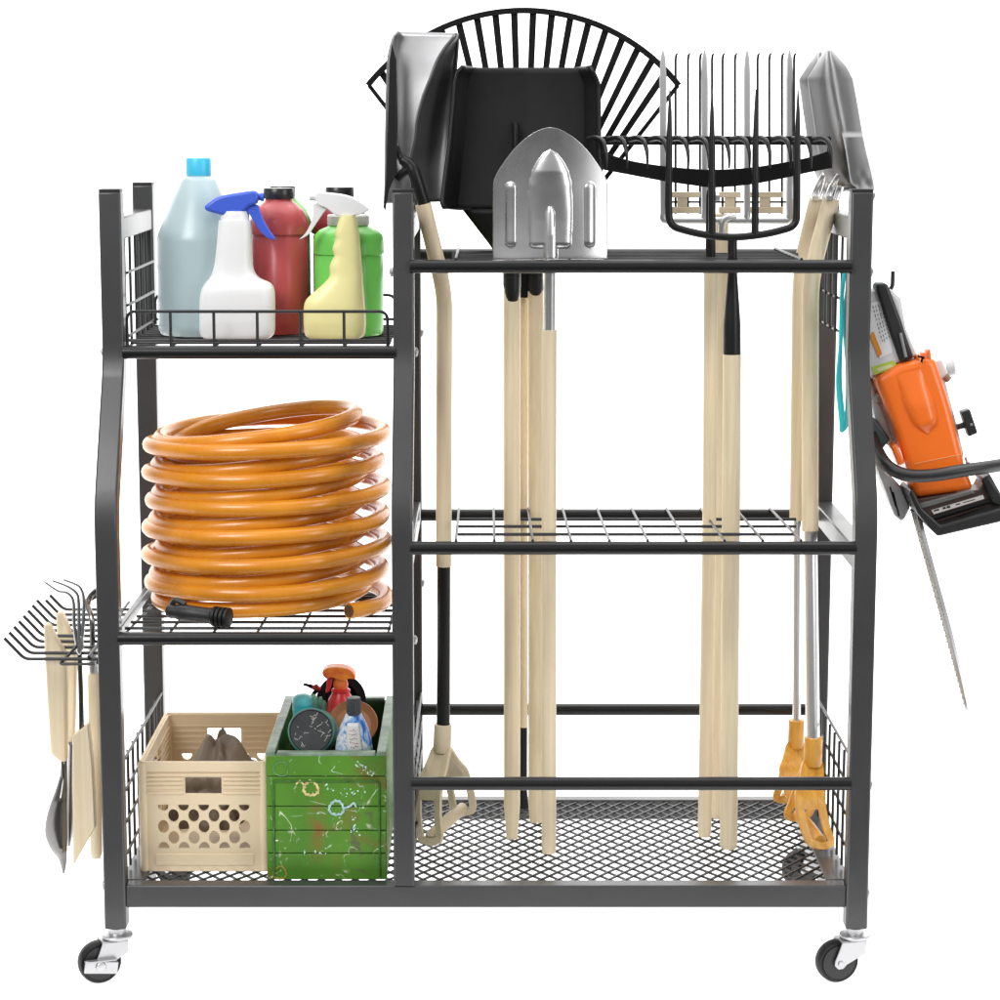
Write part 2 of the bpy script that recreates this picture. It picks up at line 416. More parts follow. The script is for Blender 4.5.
# ---- casters
def caster(x, y, ang, brake):
    R = Matrix.Translation((x, y, 0)) @ Matrix.Rotation(ang, 4, 'Z')
    tr = -0.026                                        # trail along local -x
    f = B()
    f.lathe([(0.020, 0.0615), (0.0215, 0.063), (0.0215, 0.0665), (0.012, 0.068), (0.012, 0.0765)], (0, 0, 0), 28)
    f.box((-0.006, 0, 0.0592), (0.036, 0.029, 0.0034))
    for s in (-1, 1):
        prof = [(0.012, 0.060), (-0.024, 0.060), (tr - 0.008, 0.034), (tr - 0.0085, 0.0275), (tr - 0.003, 0.022), (tr + 0.004, 0.0225), (tr + 0.009, 0.028), (0.010, 0.042)]
        f.prism(prof, s * 0.0145 - 0.0012, s * 0.0145 + 0.0012)
    f.box((0.0108, 0, 0.0505), (0.0024, 0.0266, 0.0165))
    f.tube([(tr, -0.0185, 0.030), (tr, 0.0185, 0.030)], 0.0042, 12)
    f.bm.transform(R)
    c = obj('caster', f, ZINC, rack, bevel=0.0008)
    wv = B(); wv.lathe([(0.024, -0.0085), (0.0275, -0.0095), (0.0295, -0.006), (0.030, 0), (0.0295, 0.006), (0.0275, 0.0095), (0.024, 0.0085)], (tr, 0, 0.030), 40, axis=(0, 1, 0))
    wv.bm.transform(R); wh = obj('wheel', wv, RUBBER, c)
    hb = B(); hb.lathe([(0.0205, -0.0102), (0.0235, -0.0100), (0.0235, 0.0100), (0.0205, 0.0102)], (tr, 0, 0.030), 36, axis=(0, 1, 0))
    hb.lathe([(0.008, -0.0125), (0.009, -0.012), (0.009, 0.012), (0.008, 0.0125)], (tr, 0, 0.030), 24, axis=(0, 1, 0))
    hb.bm.transform(R); obj('hub', hb, CAPM, c)
    if brake:
        k = B(); k.box((tr - 0.002, -0.0205, 0.028), (0.046, 0.004, 0.017), Matrix.Rotation(math.radians(8), 3, 'Y'))
        k.box((tr - 0.002, -0.019, 0.0375), (0.044, 0.011, 0.0022)); k.lathe([(0.0075, 0), (0.007, 0.003), (0.004, 0.004)], (tr - 0.003, -0.0225, 0.030), 16, axis=(0, -1, 0))
        k.bm.transform(R); obj('brake_pedal', k, ZINC, c, bevel=0.0025)
caster(XP[0], 0.015, math.radians(22), True)
caster(XP[2], 0.015, math.radians(14), False)
caster(XP[0], YB + 0.015, math.radians(160), False)
caster(XP[2], YB + 0.015, math.radians(28), False)
# ---- side hooks (left side, low)
def hooks():
    elbows = [(24.6, 659, 4.2, 638), (31, 650.5, 9.6, 630), (38, 643.5, 16, 624), (44.5, 636.5, 20.4, 615), (50, 629.5, 26.4, 608), (55.5, 623, 32, 600), (60.5, 615.8, 37, 593), (65.5, 609, 43, 587), (70.5, 603, 54.6, 588), (76, 597.5, 65, 588)]
    for i, (ex, ey, tx, ty) in enumerate(elbows):
        Y = 0.03 + i * 0.0345
        e = P(ex, ey, Y); t = P(tx, ty, Y)
        e.x = P(24.6, 659, 0.03).x; e.z = P(24.6, 659, 0.03).z + 0.0005 * i
        t = e + (P(4.2, 638, 0.03) - P(24.6, 659, 0.03)) * (1.0 if i < 8 else 0.75)
        a = Vector((XP[0] - T / 2 - 0.001, Y, e.z))
        g = B(); g.tube(fillet([a, e, t], 0.008), 0.0024, 10)
        obj('hook', g, WIRE, rack)
    z = P(24.6, 659, 0.03).z; x = XP[0] - T / 2 - 0.004
    g = B()
    for dx, dz in ((0, -0.004), (-0.012, 0.004)):
        g.tube([(x + dx, 0.025, z + dz), (x + dx, 0.40, z + dz)], 0.0022, 8)
    p = P(60, 664, 0.03); q = P(95, 664, 0.03); r_ = P(73, 648, 0.03)
    g.tube(fillet([q, p, Vector((p.x + 0.02, 0.06, p.z + 0.02))], 0.004), 0.0022, 8)
    obj('hook_bar', g, WIRE, rack)
hooks()
# right-hand hook that carries the chainsaw
g = B(); g.tube(fillet([P(872, 293, 0.17), P(884, 294, 0.17), P(892.5, 288, 0.17), P(893, 271, 0.17)], 0.008), 0.003, 10)
obj('hook', g, WIRE, rack)

# ================================================================== LONG TOOLS
def bottom(px, py): return PZ(px, py, ZTR + 0.0005)
def stick(name, pts, rpx, m, parent, tip=None, seg=20, fil=0.04):
    pts = [Vector(p) for p in pts]
    if len(pts) > 2: pts = fillet(pts, fil, 8)
    r = rpx
    rr = [r] * len(pts)
    if tip:                                   # soften the bottom end
        a, e = pts[-2], pts[-1]; d = (e - a).normalized()
        pts = pts[:-1] + [e - d * tip[0], e - d * tip[0] * 0.3, e]; rr = rr[:-1] + [r, lerp(r, tip[1], 0.75), tip[1]]
    return obj(name, B().tube(pts, rr, seg), m, parent)
def at_depth(px, py, p0, p1, q0, q1):
    """point seen at px,py; depth runs linearly from p1 (row p0) to q1 (row q0)"""
    return P(px, py, lerp(p1, q1, (py - p0) / (q0 - p0)))

# ---- 1 grey square-mouth shovel, leftmost, D-grip on the floor
def grey_shovel():
    bt = bottom(432, 838); Yb = bt.y; Yt = 0.21
    t = thing('square_shovel', 'grey square mouth shovel beside the middle post with bent wood handle and beige D grip', 'shovel', (bt.x, Yb, ZTR))
    yy = lambda py: lerp(Yt, Yb, max(0, (py - 200) / 640))
    # blade: rows down the blade, columns from outer flange to far flange; depth makes the dish
    rows = [ # py, x of: flange edge, corner, ridge, far edge ; 
        (33, 398.5, 399.5, 456.5, 458), (37, 394, 398, 455, 458.2), (46, 391, 397.5, 447, 458), (60, 388, 397, 438, 457), (80, 387, 396.5, 430, 455.5), (100, 386.3, 396.5, 422, 453.5), (125, 385.8, 396.5, 415.5, 450.5), (140, 385.5, 397.5, 414, 449), (165, 385, 402, 409, 446), (185, 384.3, 403, 411, 443.8), (203, 383.6, 404, 414, 442)]
    tab = lambda k: [(r[0], r[k]) for r in rows]
    def fn(u, v):
        py = lerp(33, 203, v)
        if u < 0.12:  px = lerp(sinterp(tab(1), py), sinterp(tab(2), py), u / 0.12); dy = lerp(-0.02, 0.0, u / 0.12)
        elif u < 0.5:
            k = (u - 0.12) / 0.38; px = lerp(sinterp(tab(2), py), sinterp(tab(3), py), k); dy = lerp(0.0, -0.012, k)
        else:
            k = (u - 0.5) / 0.5; px = lerp(sinterp(tab(3), py), sinterp(tab(4), py), k); dy = -0.012 + 0.05 * math.sin(PI * k * 0.62)
        fade = 1 - 0.85 * max(0, (py - 125) / 78) ** 1.5 if py > 125 else 1
        ln = 0.5 * max(0, (py - 150) / 53)
        q = P(px, py + (3.5 * (u - 0.5) if v < 0.3 else (0 if u < 0.12 else -1.5 * u)), Yt + dy * fade)
        return q
    blade = obj('blade', B().grid(lambda u, v: fn(u * 0.5, v), 24, 40), LIT_STEEL, t, solid=0.003, smooth=50)
    obj('blade_fold', B().grid(lambda u, v: fn(0.5 + u * 0.5, v), 24, 40), SHADE_STEEL, t, solid=0.003, smooth=50)
    # outer flange that reaches lower (dark)
    fl = B().prism(px_poly([(392, 44), (389.5, 60), (388, 120), (386, 180), (383.4, 207), (385.4, 211), (389, 190), (397, 172), (397.6, 120), (396.5, 60)], Yt - 0.03), Yt - 0.034, Yt - 0.028)
    obj('side_flange', fl, BLACK, t, bevel=0.001)
    st = B(); st.tube(smooth_poly([P(396, 147, Yt - 0.02), P(401, 158, Yt - 0.024), P(411, 166, Yt - 0.028), P(417, 181, Yt - 0.028), P(425, 207, Yt - 0.022)], 5, False), [0.005] * 6 + [0.0075] * 5 + [0.0085] * 10, 16)
    st.tube(smooth_poly([P(397, 178, Yt - 0.02), P(404, 172, Yt - 0.024), P(411, 168, Yt - 0.028)], 4, False), 0.006, 12)
    obj('socket', st, BLACK, t)
    stick('handle', [P(423.0, 204, Yt - 0.022), P(441.0, 278, Yt - 0.015), P(444.5, 300, yy(300)), P(443.6, 566, yy(566))], 0.0113, WOOD, t, fil=0.045)
    stick('shaft', [P(443.8, 566, yy(566)), P(443.3, 728, yy(728))], 0.0098, BLACK, t)
    d_grip(t, 443, 724, 752, yy(735), 0.0130, [(431, 842, -0.055), (463.5, 812, 0.035)], TANP)
def d_grip(t, px, py0, py1, Y, r, ends, m):
    """socket, two flared straps and a grip bar"""
    g = B(); a0, a1 = P(px, py0, Y), P(px - 1, py1, Y)
    g.tube([a0, lerp(a0, a1, 0.95), a1], [r, r, r * 0.9], 24)
    obj('grip_socket', g, m, t, bevel=0.0008)
    arms = []
    for (ex, ey, dy) in ends:
        e = P(ex, ey, Y + dy); s0 = a1 + Vector((0, 0, 0.006))
        mid = lerp(s0, e, 0.42) + Vector((0.006 if dy > 0 else -0.012, dy * 0.25, 0.002))
        path = smooth_poly([s0, lerp(s0, mid, 0.5) + Vector((0, 0, -0.002)), mid, lerp(mid, e, 0.55) + Vector((0.002 if dy > 0 else -0.003, 0, 0)), e], 5, False)
        dirv = (ends[1][2] - ends[0][2], P(ends[1][0], ends[1][1], Y).x - P(ends[0][0], ends[0][1], Y).x)
        barv = (P(ends[1][0], ends[1][1], Y + ends[1][2]) - P(ends[0][0], ends[0][1], Y + ends[0][2])).normalized()
        # strap: rim ring plus recessed web; width across, thin along the bar
        ax = (path[-1] - path[0]).normalized(); wv = barv.cross(ax).normalized()
        left, right = [], []
        n = len(path)
        for i, p in enumerate(path):
            k = i / (n - 1); hw = r * (0.75 + 0.55 * min(1, k * 2.2)) * (1.0 if k < 0.9 else math.sqrt(max(0.02, 1 - ((k - 0.9) / 0.1) ** 2)) * 0.85 + 0.15)
            left.append(p - wv * hw); right.append(p + wv * hw)
        ring = left + list(reversed(right))
        gg = B(); gg.sweep(ring, [(-0.0055, -0.0026), (0.0055, -0.0026), (0.0055, 0.0026), (-0.0055, 0.0026)], up=wv, closed=True)
        th = 0.0018
        gg.rings([[l - barv * th, rr_ - barv * th, rr_ + barv * th, l + barv * th] for l, rr_ in list(zip(left, right))[:int(n * .64)]])
        obj('grip_strap', gg, m, t, bevel=0.001); arms.append(path)
    g = B(); p, q = lerp(arms[0][-1], arms[0][-4], 0.45), lerp(arms[1][-1], arms[1][-4], 0.45); g.tube([p, lerp(p, q, 0.25), lerp(p, q, 0.5), lerp(p, q, 0.75), q], [r * .62, r * .7, r * .74, r * .7, r * .62], 18)
    obj('grip_bar', g, m, t)
grey_shovel()

# ---- 2 black scoop
def black_scoop():
    bt = bottom(512, 838); Yb = bt.y; Yt = 0.25
    t = thing('grain_scoop', 'wide black square scoop standing head up behind the polished steel spade', 'scoop', (bt.x, Yb, ZTR))
    L_ = [(67, 463), (72, 457), (84, 453.5), (112, 451.5), (150, 448), (180, 444), (205, 441), (210, 443.5)]
    R_ = [(67, 589), (72, 593.5), (84, 599), (112, 599.8), (140, 600), (180, 602), (205, 603.5), (210, 602)]
    def fn(u, v):
        py = lerp(67.5, 210, v); px = lerp(interp(L_, py), interp(R_, py), u)
        e = abs(u - 0.5) * 2
        side = max(0, (e - 0.80) / 0.20)
        dy = 0.03 - 0.065 * side ** 1.3 - 0.004 * e - 0.02 * v * v
        return P(px, py - 1.5 * side, Yt + dy)
    blade = obj('blade', B().grid(fn, 40, 24), BLACK, t, solid=0.004, smooth=50)
    # tapering heel below the mouth
    h = B()
    def fh(u, v):
        py = lerp(209, 262, v); k = v
        xl = lerp(463, 506, k); xr = lerp(601, 519, k)
        px = lerp(xl, xr, u); e = abs(u - 0.5) * 2
        return P(px, py, Yt + 0.01 - 0.012 * (1 - e * e) * (1 - v * 0.5))
    h.grid(fh, 16, 10); obj('heel', h, BLACKM, t, solid=0.004, smooth=50)
    rb = B(); rb.tube(smooth_poly([P(515, 123, Yt + 0.022), P(516, 140, Yt + 0.008), P(514, 200, Yt), P(512, 250, Yt)], 6, False), [0.002] + [0.005] * 8 + [0.007] * 10, 12); obj('rib', rb, BLACKM, t)
    yy = lambda py: lerp(Yt, Yb, max(0, (py - 250) / 590))
    s = B(); s.tube([P(512, 240, yy(250)), P(511.7, 262, yy(262)), P(512, 285, yy(285)), P(512.2, 300, yy(300)), P(512.5, 308, yy(308))], [0.0115, 0.0125, 0.0128, 0.0090, 0.003], 20)
    c = P(512.2, 291, yy(291)); s.lathe([(.002, -.0245), (.0065, -.021), (.0098, -.013), (.0112, 0), (.0112, .02)], (c.x, c.y - .0030, c.z), 20)
    so = obj('socket', s, BLACK, t)
    stick('handle', [P(512, 275, yy(275)), P(512, 505, yy(505)), bt], 0.0119, WOOD, t, tip=(0.05, 0.0085))
black_scoop()

# ---- 3 fan rake
def fan_rake():
    bt = bottom(536, 822); Yb = bt.y; Yt = 0.385
    t = thing('fan_rake', 'black fan rake with flat splayed tines spreading behind the black scoop', 'rake', (bt.x, Yb, ZTR))
    A = P(523, 284, Yt); k = M(100, Yt)
    cz = P(523, 214, Yt); R_ = 201 * k
    arc = []
    for i in range(49):
        a = math.radians(lerp(-50.6, 50.6, i / 48)); arc.append((cz.x + R_ * math.sin(a), Yt - 0.003, cz.z + R_ * math.cos(a)))
    r = B(); r.sweep(arc, [(-0.0042, -0.003), (0.0042, -0.003), (0.0042, 0.003), (-0.0042, 0.003)], up=Vector((0, 1, 0)))
    obj('rim', r, BLACKM, t)
    n = 20
    for i in range(n):
        a = math.radians(lerp(-37.9, 37.9, i / (n - 1)))
        d = Vector((math.sin(a), 0, math.cos(a)))
        # meet the rim
        o = A - cz; bq = 2 * d.dot(o); cq = o.dot(o) - R_ * R_; L = (-bq + math.sqrt(bq * bq - 4 * cq)) / 2
        s = d.cross(Vector((0, 1, 0)))
        p0, p1 = A + d * 0.075, A + d * (L - 0.0005)
        hw0, hw1 = 0.0036, (0.0050 if 0 < i < n - 1 else 0.0030)
        bl = B(); bl.rings([[p0 - s * hw0 + Vector((0, -.001, 0)), p0 + s * hw0 + Vector((0, -.001, 0)), p0 + s * hw0 + Vector((0, .001, 0)), p0 - s * hw0 + Vector((0, .001, 0))],
                            [p1 - s * hw1 + Vector((0, -.001, 0)), p1 + s * hw1 + Vector((0, -.001, 0)), p1 + s * hw1 + Vector((0, .001, 0)), p1 - s * hw1 + Vector((0, .001, 0))]])
        obj('tine', bl, BLACKM, t, smooth=0)
    h = B()
    pts = [(A.x + 0.095 * math.sin(math.radians(q)), A.z + 0.095 * math.cos(math.radians(q))) for q in range(-39, 40, 6)] + [(A.x + 0.016, A.z + 0.006), (A.x + 0.012, A.z - 0.02), (A.x - 0.012, A.z - 0.02), (A.x - 0.016, A.z + 0.006)]
    h.prism(pts, Yt - 0.005, Yt + 0.003); obj('hub_plate', h, BLACKM, t, bevel=0.001)
    yy = lambda py: lerp(Yt, Yb, max(0, (py - 260) / 560))
    s = B(); s.tube([P(534, 255, yy(262)), P(535, 275, yy(275)), P(535.5, 290, yy(290)), P(536, 298, yy(298)), P(536.3, 304, yy(304))], [0.0115, 0.0125, 0.0122, 0.0085, 0.003], 20)
    c = P(535.6, 288, yy(288)); s.lathe([(.002, -.0235), (.0062, -.020), (.0095, -.012), (.0110, 0), (.0110, .02)], (c.x, c.y - .0030, c.z), 20)
    obj('socket', s, BLACK, t)
    stick('handle', [P(535.6, 274, yy(274)), P(536, 500, yy(500)), bt], 0.0117, WOOD, t, tip=(0.03, 0.0095))
fan_rake()

# ---- 4 thin pole with its head hidden behind the spade: a small hoe
def hoe():
    Yb = YB - 0.035; Yt = 0.405; bt = Vector((P(523.5, 801, Yb).x, Yb, ZTR))
    t = thing('draw_hoe', 'thin wooden pole with black ends at the back, between two thicker wooden handles', 'hoe', bt)
    yy = lambda py: lerp(Yt, Yb, (py - 200) / 600)
    hd = B().prism(px_poly([(509, 222), (538, 222), (535, 240), (512, 240)], 0.40), 0.400, 0.404)
    obj('blade', hd, BLACKM, t, bevel=0.001)
    s = B(); s.tube([P(524, 232, yy(232)), P(524, 286, yy(286))], 0.0055, 14); obj('socket', s, BLACK, t)
    stick('handle', [P(524, 286, yy(286)), P(523.7, 727, yy(727))], 0.0062, WOOD, t)
    s = B(); s.tube([P(523.7, 727, yy(727)), P(523.5, 790, yy(790)), bt], [0.0058, 0.0058, 0.0075], 14); obj('grip', s, BLACK, t)
hoe()

# ---- 5 polished steel spade in front
def steel_spade():
    bt = bottom(549, 852.5); Yb = bt.y; Yt = 0.15
    t = thing('digging_spade', 'polished silver spade with rounded two slot blade in front of the black scoop', 'spade', (bt.x, Yb, ZTR))
    E = [(127.4, 1), (128.6, 7), (132, 15), (139, 25.5), (149, 36), (157, 42.5), (164, 47.5), (172, 52.6), (181, 56.4), (192, 57), (259, 57.2)]
    def height(x, y):                   # raised dish and the two ribs, in pixels
        h = 0
        half = interp([(150, 0), (154, 7), (162, 13), (172, 18), (185, 20.5), (210, 21.5), (244, 20.5), (247, 18)], y)
        if 150 <= y <= 247 and half > 0:
            q = abs(x) / half
            if q < 1: h = max(h, math.sqrt(max(0, 1 - q ** 4)) * min(1, ((y - 149) / 22) ** .6) * min(1, (248 - y) / 4) * (4.5 + 3.5 * (1 - q * q) * max(0, 1 - (y - 150) / 70)))
        for cx in (-39.5, 39.5):
            dx = (x - cx) / 4.8; dy = max(0, abs(y - 214.5) - 27) / 4.8
            d = dx * dx + dy * dy
            if d < 1: h = max(h, 3.2 * math.sqrt(1 - d))
        sh = (abs(x) / 6.5)
        if y > 205 and sh < 1: h = max(h, 6.5 * math.sqrt(1 - sh * sh) * min(1, (y - 205) / 10))
        return h
    def fn(u, v):
        y = lerp(127.4, 259.5, v ** 1.25); hw = sinterp(E, y); x = (u - 0.5) * 2 * hw
        curve = 0.016 * (x / 57) ** 2
        if y > 256 and 12 < abs(x) < 30: pass
        return P(550.2 + x, y, Yt - height(x, y) * 0.00085 - 0.010 + curve - 0.012 * (1 - (y - 127) / 132) ** 2)
    obj('blade', B().grid(fn, 110, 110), STEEL, t, solid=0.002, smooth=60)
    yy = lambda py: lerp(Yt, Yb, max(0, (py - 250) / 600))
    s = B(); s.tube([P(550, 206, Yt - 0.016), P(550, 212, Yt - 0.014), P(550, 250, yy(250) - 0.006), P(549.6, 331, yy(331))], [0.003, 0.0075, 0.0082, 0.0086], 20); obj('socket', s, CHROME, t)
    stick('handle', [P(549.3, 330, yy(330)), P(549, 600, yy(600)), bt], 0.0104, WOOD, t, tip=(0.004, 0.0095))
steel_spade()

# ---- 6 bow rake
def bow_rake():
    bt = bottom(704.5, 836); Yb = bt.y; Yt = 0.205
    t = thing('bow_rake', 'black bow rake with a row of short curved teeth above a curved black band', 'rake', (bt.x, Yb, ZTR))
    c = B().prism(px_poly([(602, 136), (830, 136), (831, 139), (831, 145), (602, 145)], Yt), Yt - 0.003, Yt + 0.003); obj('tooth_bar', c, BLACK, t, bevel=0.001)
    up = [(601, 151), (628, 160), (660, 165.5), (690, 168.5), (716, 169.5), (750, 167.5), (780, 163), (808, 157.5), (831, 150)]
    lo = [(831, 168), (806, 173), (780, 179), (750, 184.5), (716, 187.5), (690, 185), (660, 180.5), (628, 174.5), (604, 170)]
    up = [tuple(q) for q in smooth_poly(up, 4, False)]; lo = [tuple(q) for q in smooth_poly(lo, 4, False)]
    bw = B().prism(px_poly(up + lo, Yt), Yt - 0.004, Yt + 0.004)
    bw.prism(px_poly([(601, 137), (605.5, 137), (606, 152), (601, 152)], Yt), Yt - 0.0035, Yt + 0.0035); bw.prism(px_poly([(827, 137), (831, 137), (831, 152), (827, 154)], Yt), Yt - 0.0035, Yt + 0.0035)
    obj('bow', bw, BLACKM, t, bevel=0.001)
    for i in range(12):
        x = 604.5 + i * 20.45
        q = [P(x - 16, 139.5, Yt - 0.004), P(x - 8, 138, Yt - 0.022), P(x - 2, 141, Yt - 0.036), P(x + 1, 149, Yt - 0.045), P(x + 2, 158, Yt - 0.048), P(x + 2, 168.5, Yt - 0.048)]
        pp = smooth_poly(q, 5, False); n = len(pp)
        obj('tooth', B().tube(pp, [lerp(0.0043, 0.0012, (j / (n - 1)) ** 1.6) for j in range(n)], 10), BLACK, t)
    yy = lambda py: lerp(Yt + 0.012, Yb, max(0, (py - 170) / 660))
    s = B(); s.tube(smooth_poly([P(714, 172, Yt + 0.004), P(711, 195, Yt + 0.011), P(710.6, 230, yy(230)), P(710.5, 272, yy(272))], 5, False), [0.006] * 5 + [0.0072] * 11, 18)
    obj('socket', s, BLACK, t)
    stick('handle', [P(710.8, 268, yy(268)), P(709.5, 500, yy(500)), bt], 0.0100, WOOD, t, tip=(0.006, 0.0085))
bow_rake()

# ---- 7 black pitchfork
def pitchfork():
    bt = bottom(728.5, 847.5); Yb = bt.y; Yt = 0.15
    t = thing('garden_fork', 'black four tine fork standing tines up in front of the bow rake', 'fork', (bt.x, Yb, ZTR))
    u = fillet([P(668.5, 205, Yt), P(669.5, 226, Yt), P(700, 234.5, Yt), P(733, 238, Yt), P(768, 234, Yt), P(796.5, 226, Yt), P(796.8, 205, Yt)], 0.02, 6)
    obj('fork_base', B().tube(u, 0.0052, 14), BLACK, t)
    for (tx, bx, by) in ((669.8, 668.5, 206), (712, 712, 234.5), (756, 755, 234.5), (798, 796.8, 206)):
        p = [P(bx, by, Yt), P(lerp(bx, tx, 0.5), 150, Yt - 0.004), P(tx, 112, Yt - 0.002), P(tx, 89.5, Yt)]
        obj('tine', B().tube(p, [0.0052, 0.0046, 0.0028, 0.0008], 12), BLACK, t)
    yy = lambda py: lerp(Yt + 0.004, Yb, max(0, (py - 236) / 610))
    s = B(); s.tube([P(732.5, 236, yy(236)), P(732.5, 275, yy(275)), P(732.3, 300, yy(300)), P(732, 325, yy(325)), P(732, 355, yy(355))], [0.0066, 0.0068, 0.0095, 0.0122, 0.0126], 20); obj('socket', s, BLACK, t)
    stick('handle', [P(732, 354, yy(354)), P(730.5, 600, yy(600)), bt], 0.0129, WOOD, t, tip=(0.007, 0.0112))
pitchfork()

# ---- 8 silver flat-tine fork
def silver_fork():
    Yb = 0.34; Yt = 0.325; bt = Vector((P(717, 815, Yb).x, Yb, ZTR))
    t = thing('spading_fork', 'silver fork with four broad flat tines behind the bow rake', 'fork', bt)
    for x in (663, 704.5, 747, 789.5):
        rs = []
        for (py, hw, th) in ((215, 3.4, .0045), (150, 3.6, .0042), (80, 3.6, .004), (58, 2.6, .003), (52, 1.2, .0015), (49.5, .4, .0008)):
            c = P(x, py, Yt); q = hw * M(py, Yt)
            rs.append([c + Vector((-q, 0, 0)), c + Vector((-q * .7, -th, 0)), c + Vector((q * .55, -th, 0)), c + Vector((q, 0, 0)), c + Vector((q * .5, th, 0)), c + Vector((-q * .5, th, 0))])
        obj('tine', B().rings(rs), SATIN, t, smooth=20)
    g = B()
    g.tube(fillet([P(663, 214, Yt), P(663, 220.5, Yt), P(722, 220.5, Yt), P(789.5, 220.5, Yt), P(789.5, 214, Yt)], 0.008), 0.0050, 14)
    g.tube(smooth_poly([P(735, 216.5, Yt), P(727, 218, Yt - 0.004), P(722, 224, Yt - 0.004), P(721.5, 245, Yt)], 5, False), 0.005, 12)
    g.tube([P(704.5, 212, Yt), P(704.5, 221, Yt)], 0.005, 12); g.tube([P(747, 212, Yt), P(747, 221, Yt)], 0.005, 12)
    g.box(P(708, 198, Yt - 0.004), (0.008, 0.006, 0.008)); g.box(P(717, 198, Yt - 0.004), (0.008, 0.006, 0.008))
    obj('fork_base', g, SATIN, t)
    yy = lambda py: lerp(Yt, Yb, (py - 236) / 580)
    stick('handle', [P(721.5, 237, yy(237)), P(718, 500, yy(500)), bt], 0.0105, WOOD, t)
silver_fork()

# ---- 9 wire rake
def wire_rake():
    Yb = 0.385; Yt = 0.385; bt = Vector((P(714, 806, Yb).x, Yb, ZTR))
    t = thing('wire_rake', 'rake of thin straight black wires held by beige clamp strips behind the silver fork', 'rake', bt)
    for i, x in enumerate((675.6, 688, 700, 712, 722.6, 735, 757.6, 769.3, 782, 794)):
        g = B(); g.tube([P(x, 214, Yt), P(x, 60, Yt), P(x + .6, 55, Yt - 0.001), P(x + 2, 53.5, Yt - 0.007)], [0.0018, 0.0018, 0.0018, 0.0012], 8)
        obj('tine', g, BLACKM, t)
    for (x0, x1) in ((664.5, 700.5), (719, 741), (747, 783)):
        g = B()
        for (ya, yb) in ((191.8, 197.5), (206.8, 213.5)): g.prism(px_poly([(x0, ya), (x1, ya), (x1, yb), (x0, yb)], Yt - 0.006), Yt - 0.008, Yt + 0.004)
        c = (x0 + x1) / 2
        g.prism(px_poly([(c - 5, 197), (c + 5, 197), (c + 5, 207), (c - 5, 207)], Yt - 0.006), Yt - 0.0065, Yt + 0.0025)
        obj('clamp', g, TANP, t, bevel=0.001)
    g = B(); g.prism(px_poly([(662, 201), (798, 201), (798, 203), (662, 203)], Yt + 0.006), Yt + 0.0045, Yt + 0.008); obj('cross_strip', g, BLACKM, t)
    stick('handle', [P(722, 214, Yt), P(717, 500, Yt), bt], 0.0100, WOOD, t)
wire_rake()

# ---- 10, 11 two silver spades at the right
def right_spade(front):
    if front: Yb, Yt = 0.20, 0.285; lab = 'pointed grey steel spade at the right post, front one of its pair'; ox, oy, sc = 0, 0, 1
    else: Yb, Yt = 0.33, 0.345; lab = 'pointed grey steel spade half hidden behind its twin at the right post'; ox, oy, sc = -8.5, 2.5, 0.985
    gx, gy = (808, 842) if front else (795, 806)
    t = thing('pointed_spade', lab, 'spade', (P(gx, gy, Yb).x, Yb, ZTR), 'steel spades at the right post')
    rows = [(50.5, 825, 828.5, 831.5), (56, 822, 828.5, 836), (67.5, 815, 830, 846), (79, 808, 831.5, 852), (100, 811, 835, 856), (135, 816, 842, 862), (150, 818.5, 845, 865), (170, 823, 848, 870), (183, 829, 850, 873), (191, 848, 860, 873.6)]
    tb = lambda k: [(r[0], r[k]) for r in rows]
    def fn(u, v):
        py = lerp(50.5, 191, v)
        a, c, e = interp(tb(1), py), interp(tb(2), py), interp(tb(3), py)
        if u < 0.5: px = lerp(a, c, u * 2)
        else: px = lerp(c, e, u * 2 - 1)
        s = abs(u - 0.5) * 2
        dy = -0.03 * (1 - s) * min(1, (py - 45) / 40) + 0.018 * s * s
        dy -= 0.010 * math.exp(-((u - 0.5) / 0.07) ** 2) * max(0, 1 - max(0, (py - 120)) / 30)
        if u > 0.5 and py > 132: dy += 0.012 * min(1, (py - 132) / 5)
        if py > 165: dy += 0.0022 * math.sin(px * 0.55) * math.sin(py * 0.3) * min(1, (py - 165) / 15)
        return P(px + ox, py * sc + oy, Yt + dy)
    obj('blade', B().grid(fn, 40, 60), GALV, t, solid=0.003, smooth=60)
    h = [(831.5, 199), (825, 222), (815.5, 258), (810.3, 290), (810, 531)] if front else [(817, 199), (811, 222), (802.5, 258), (799.5, 290), (797, 520)]
    yy = lambda py: lerp(Yt, Yb, (py - 190) / 650)
    st = B(); k0 = h[0]
    for dx, w_ in ((-4.5, .0045), (4.0, .005)):
        st.tube(smooth_poly([P(850 + ox * 2 + dx * .3, 160, Yt + 0.004), P(843 + ox * 1.8 + dx * .7, 174, Yt - 0.012), P(k0[0] + 4.5 + dx, k0[1] - 11, yy(190)), P(k0[0] + dx, k0[1] + 3, yy(200))], 5, False), w_, 12)
    st.box(P(k0[0] - 2, k0[1] - 1, yy(195) - 0.012), (0.010, 0.008, 0.006))
    obj('strap_socket', st, CHROME, t)
    stick('handle', [P(x, y, yy(y)) for x, y in h], 0.0122 if front else 0.0112, WOOD, t, fil=0.06)
    if front: stick('shaft', [P(810, 531, yy(531)), P(812.8, 740, yy(740))], 0.0103, CHROME, t); d_grip(t, 813.5, 737, 766, yy(750), 0.0135, [(822, 846, -0.065), (796, 818, 0.03)], ORP)
    else: stick('shaft', [P(797, 520, yy(520)), P(796.5, 722, yy(722))], 0.0062, CHROME, t); d_grip(t, 796.5, 720, 748, yy(735), 0.0120, [(805, 806, -0.05), (784, 800, 0.03)], ORP)
right_spade(False); right_spade(True)

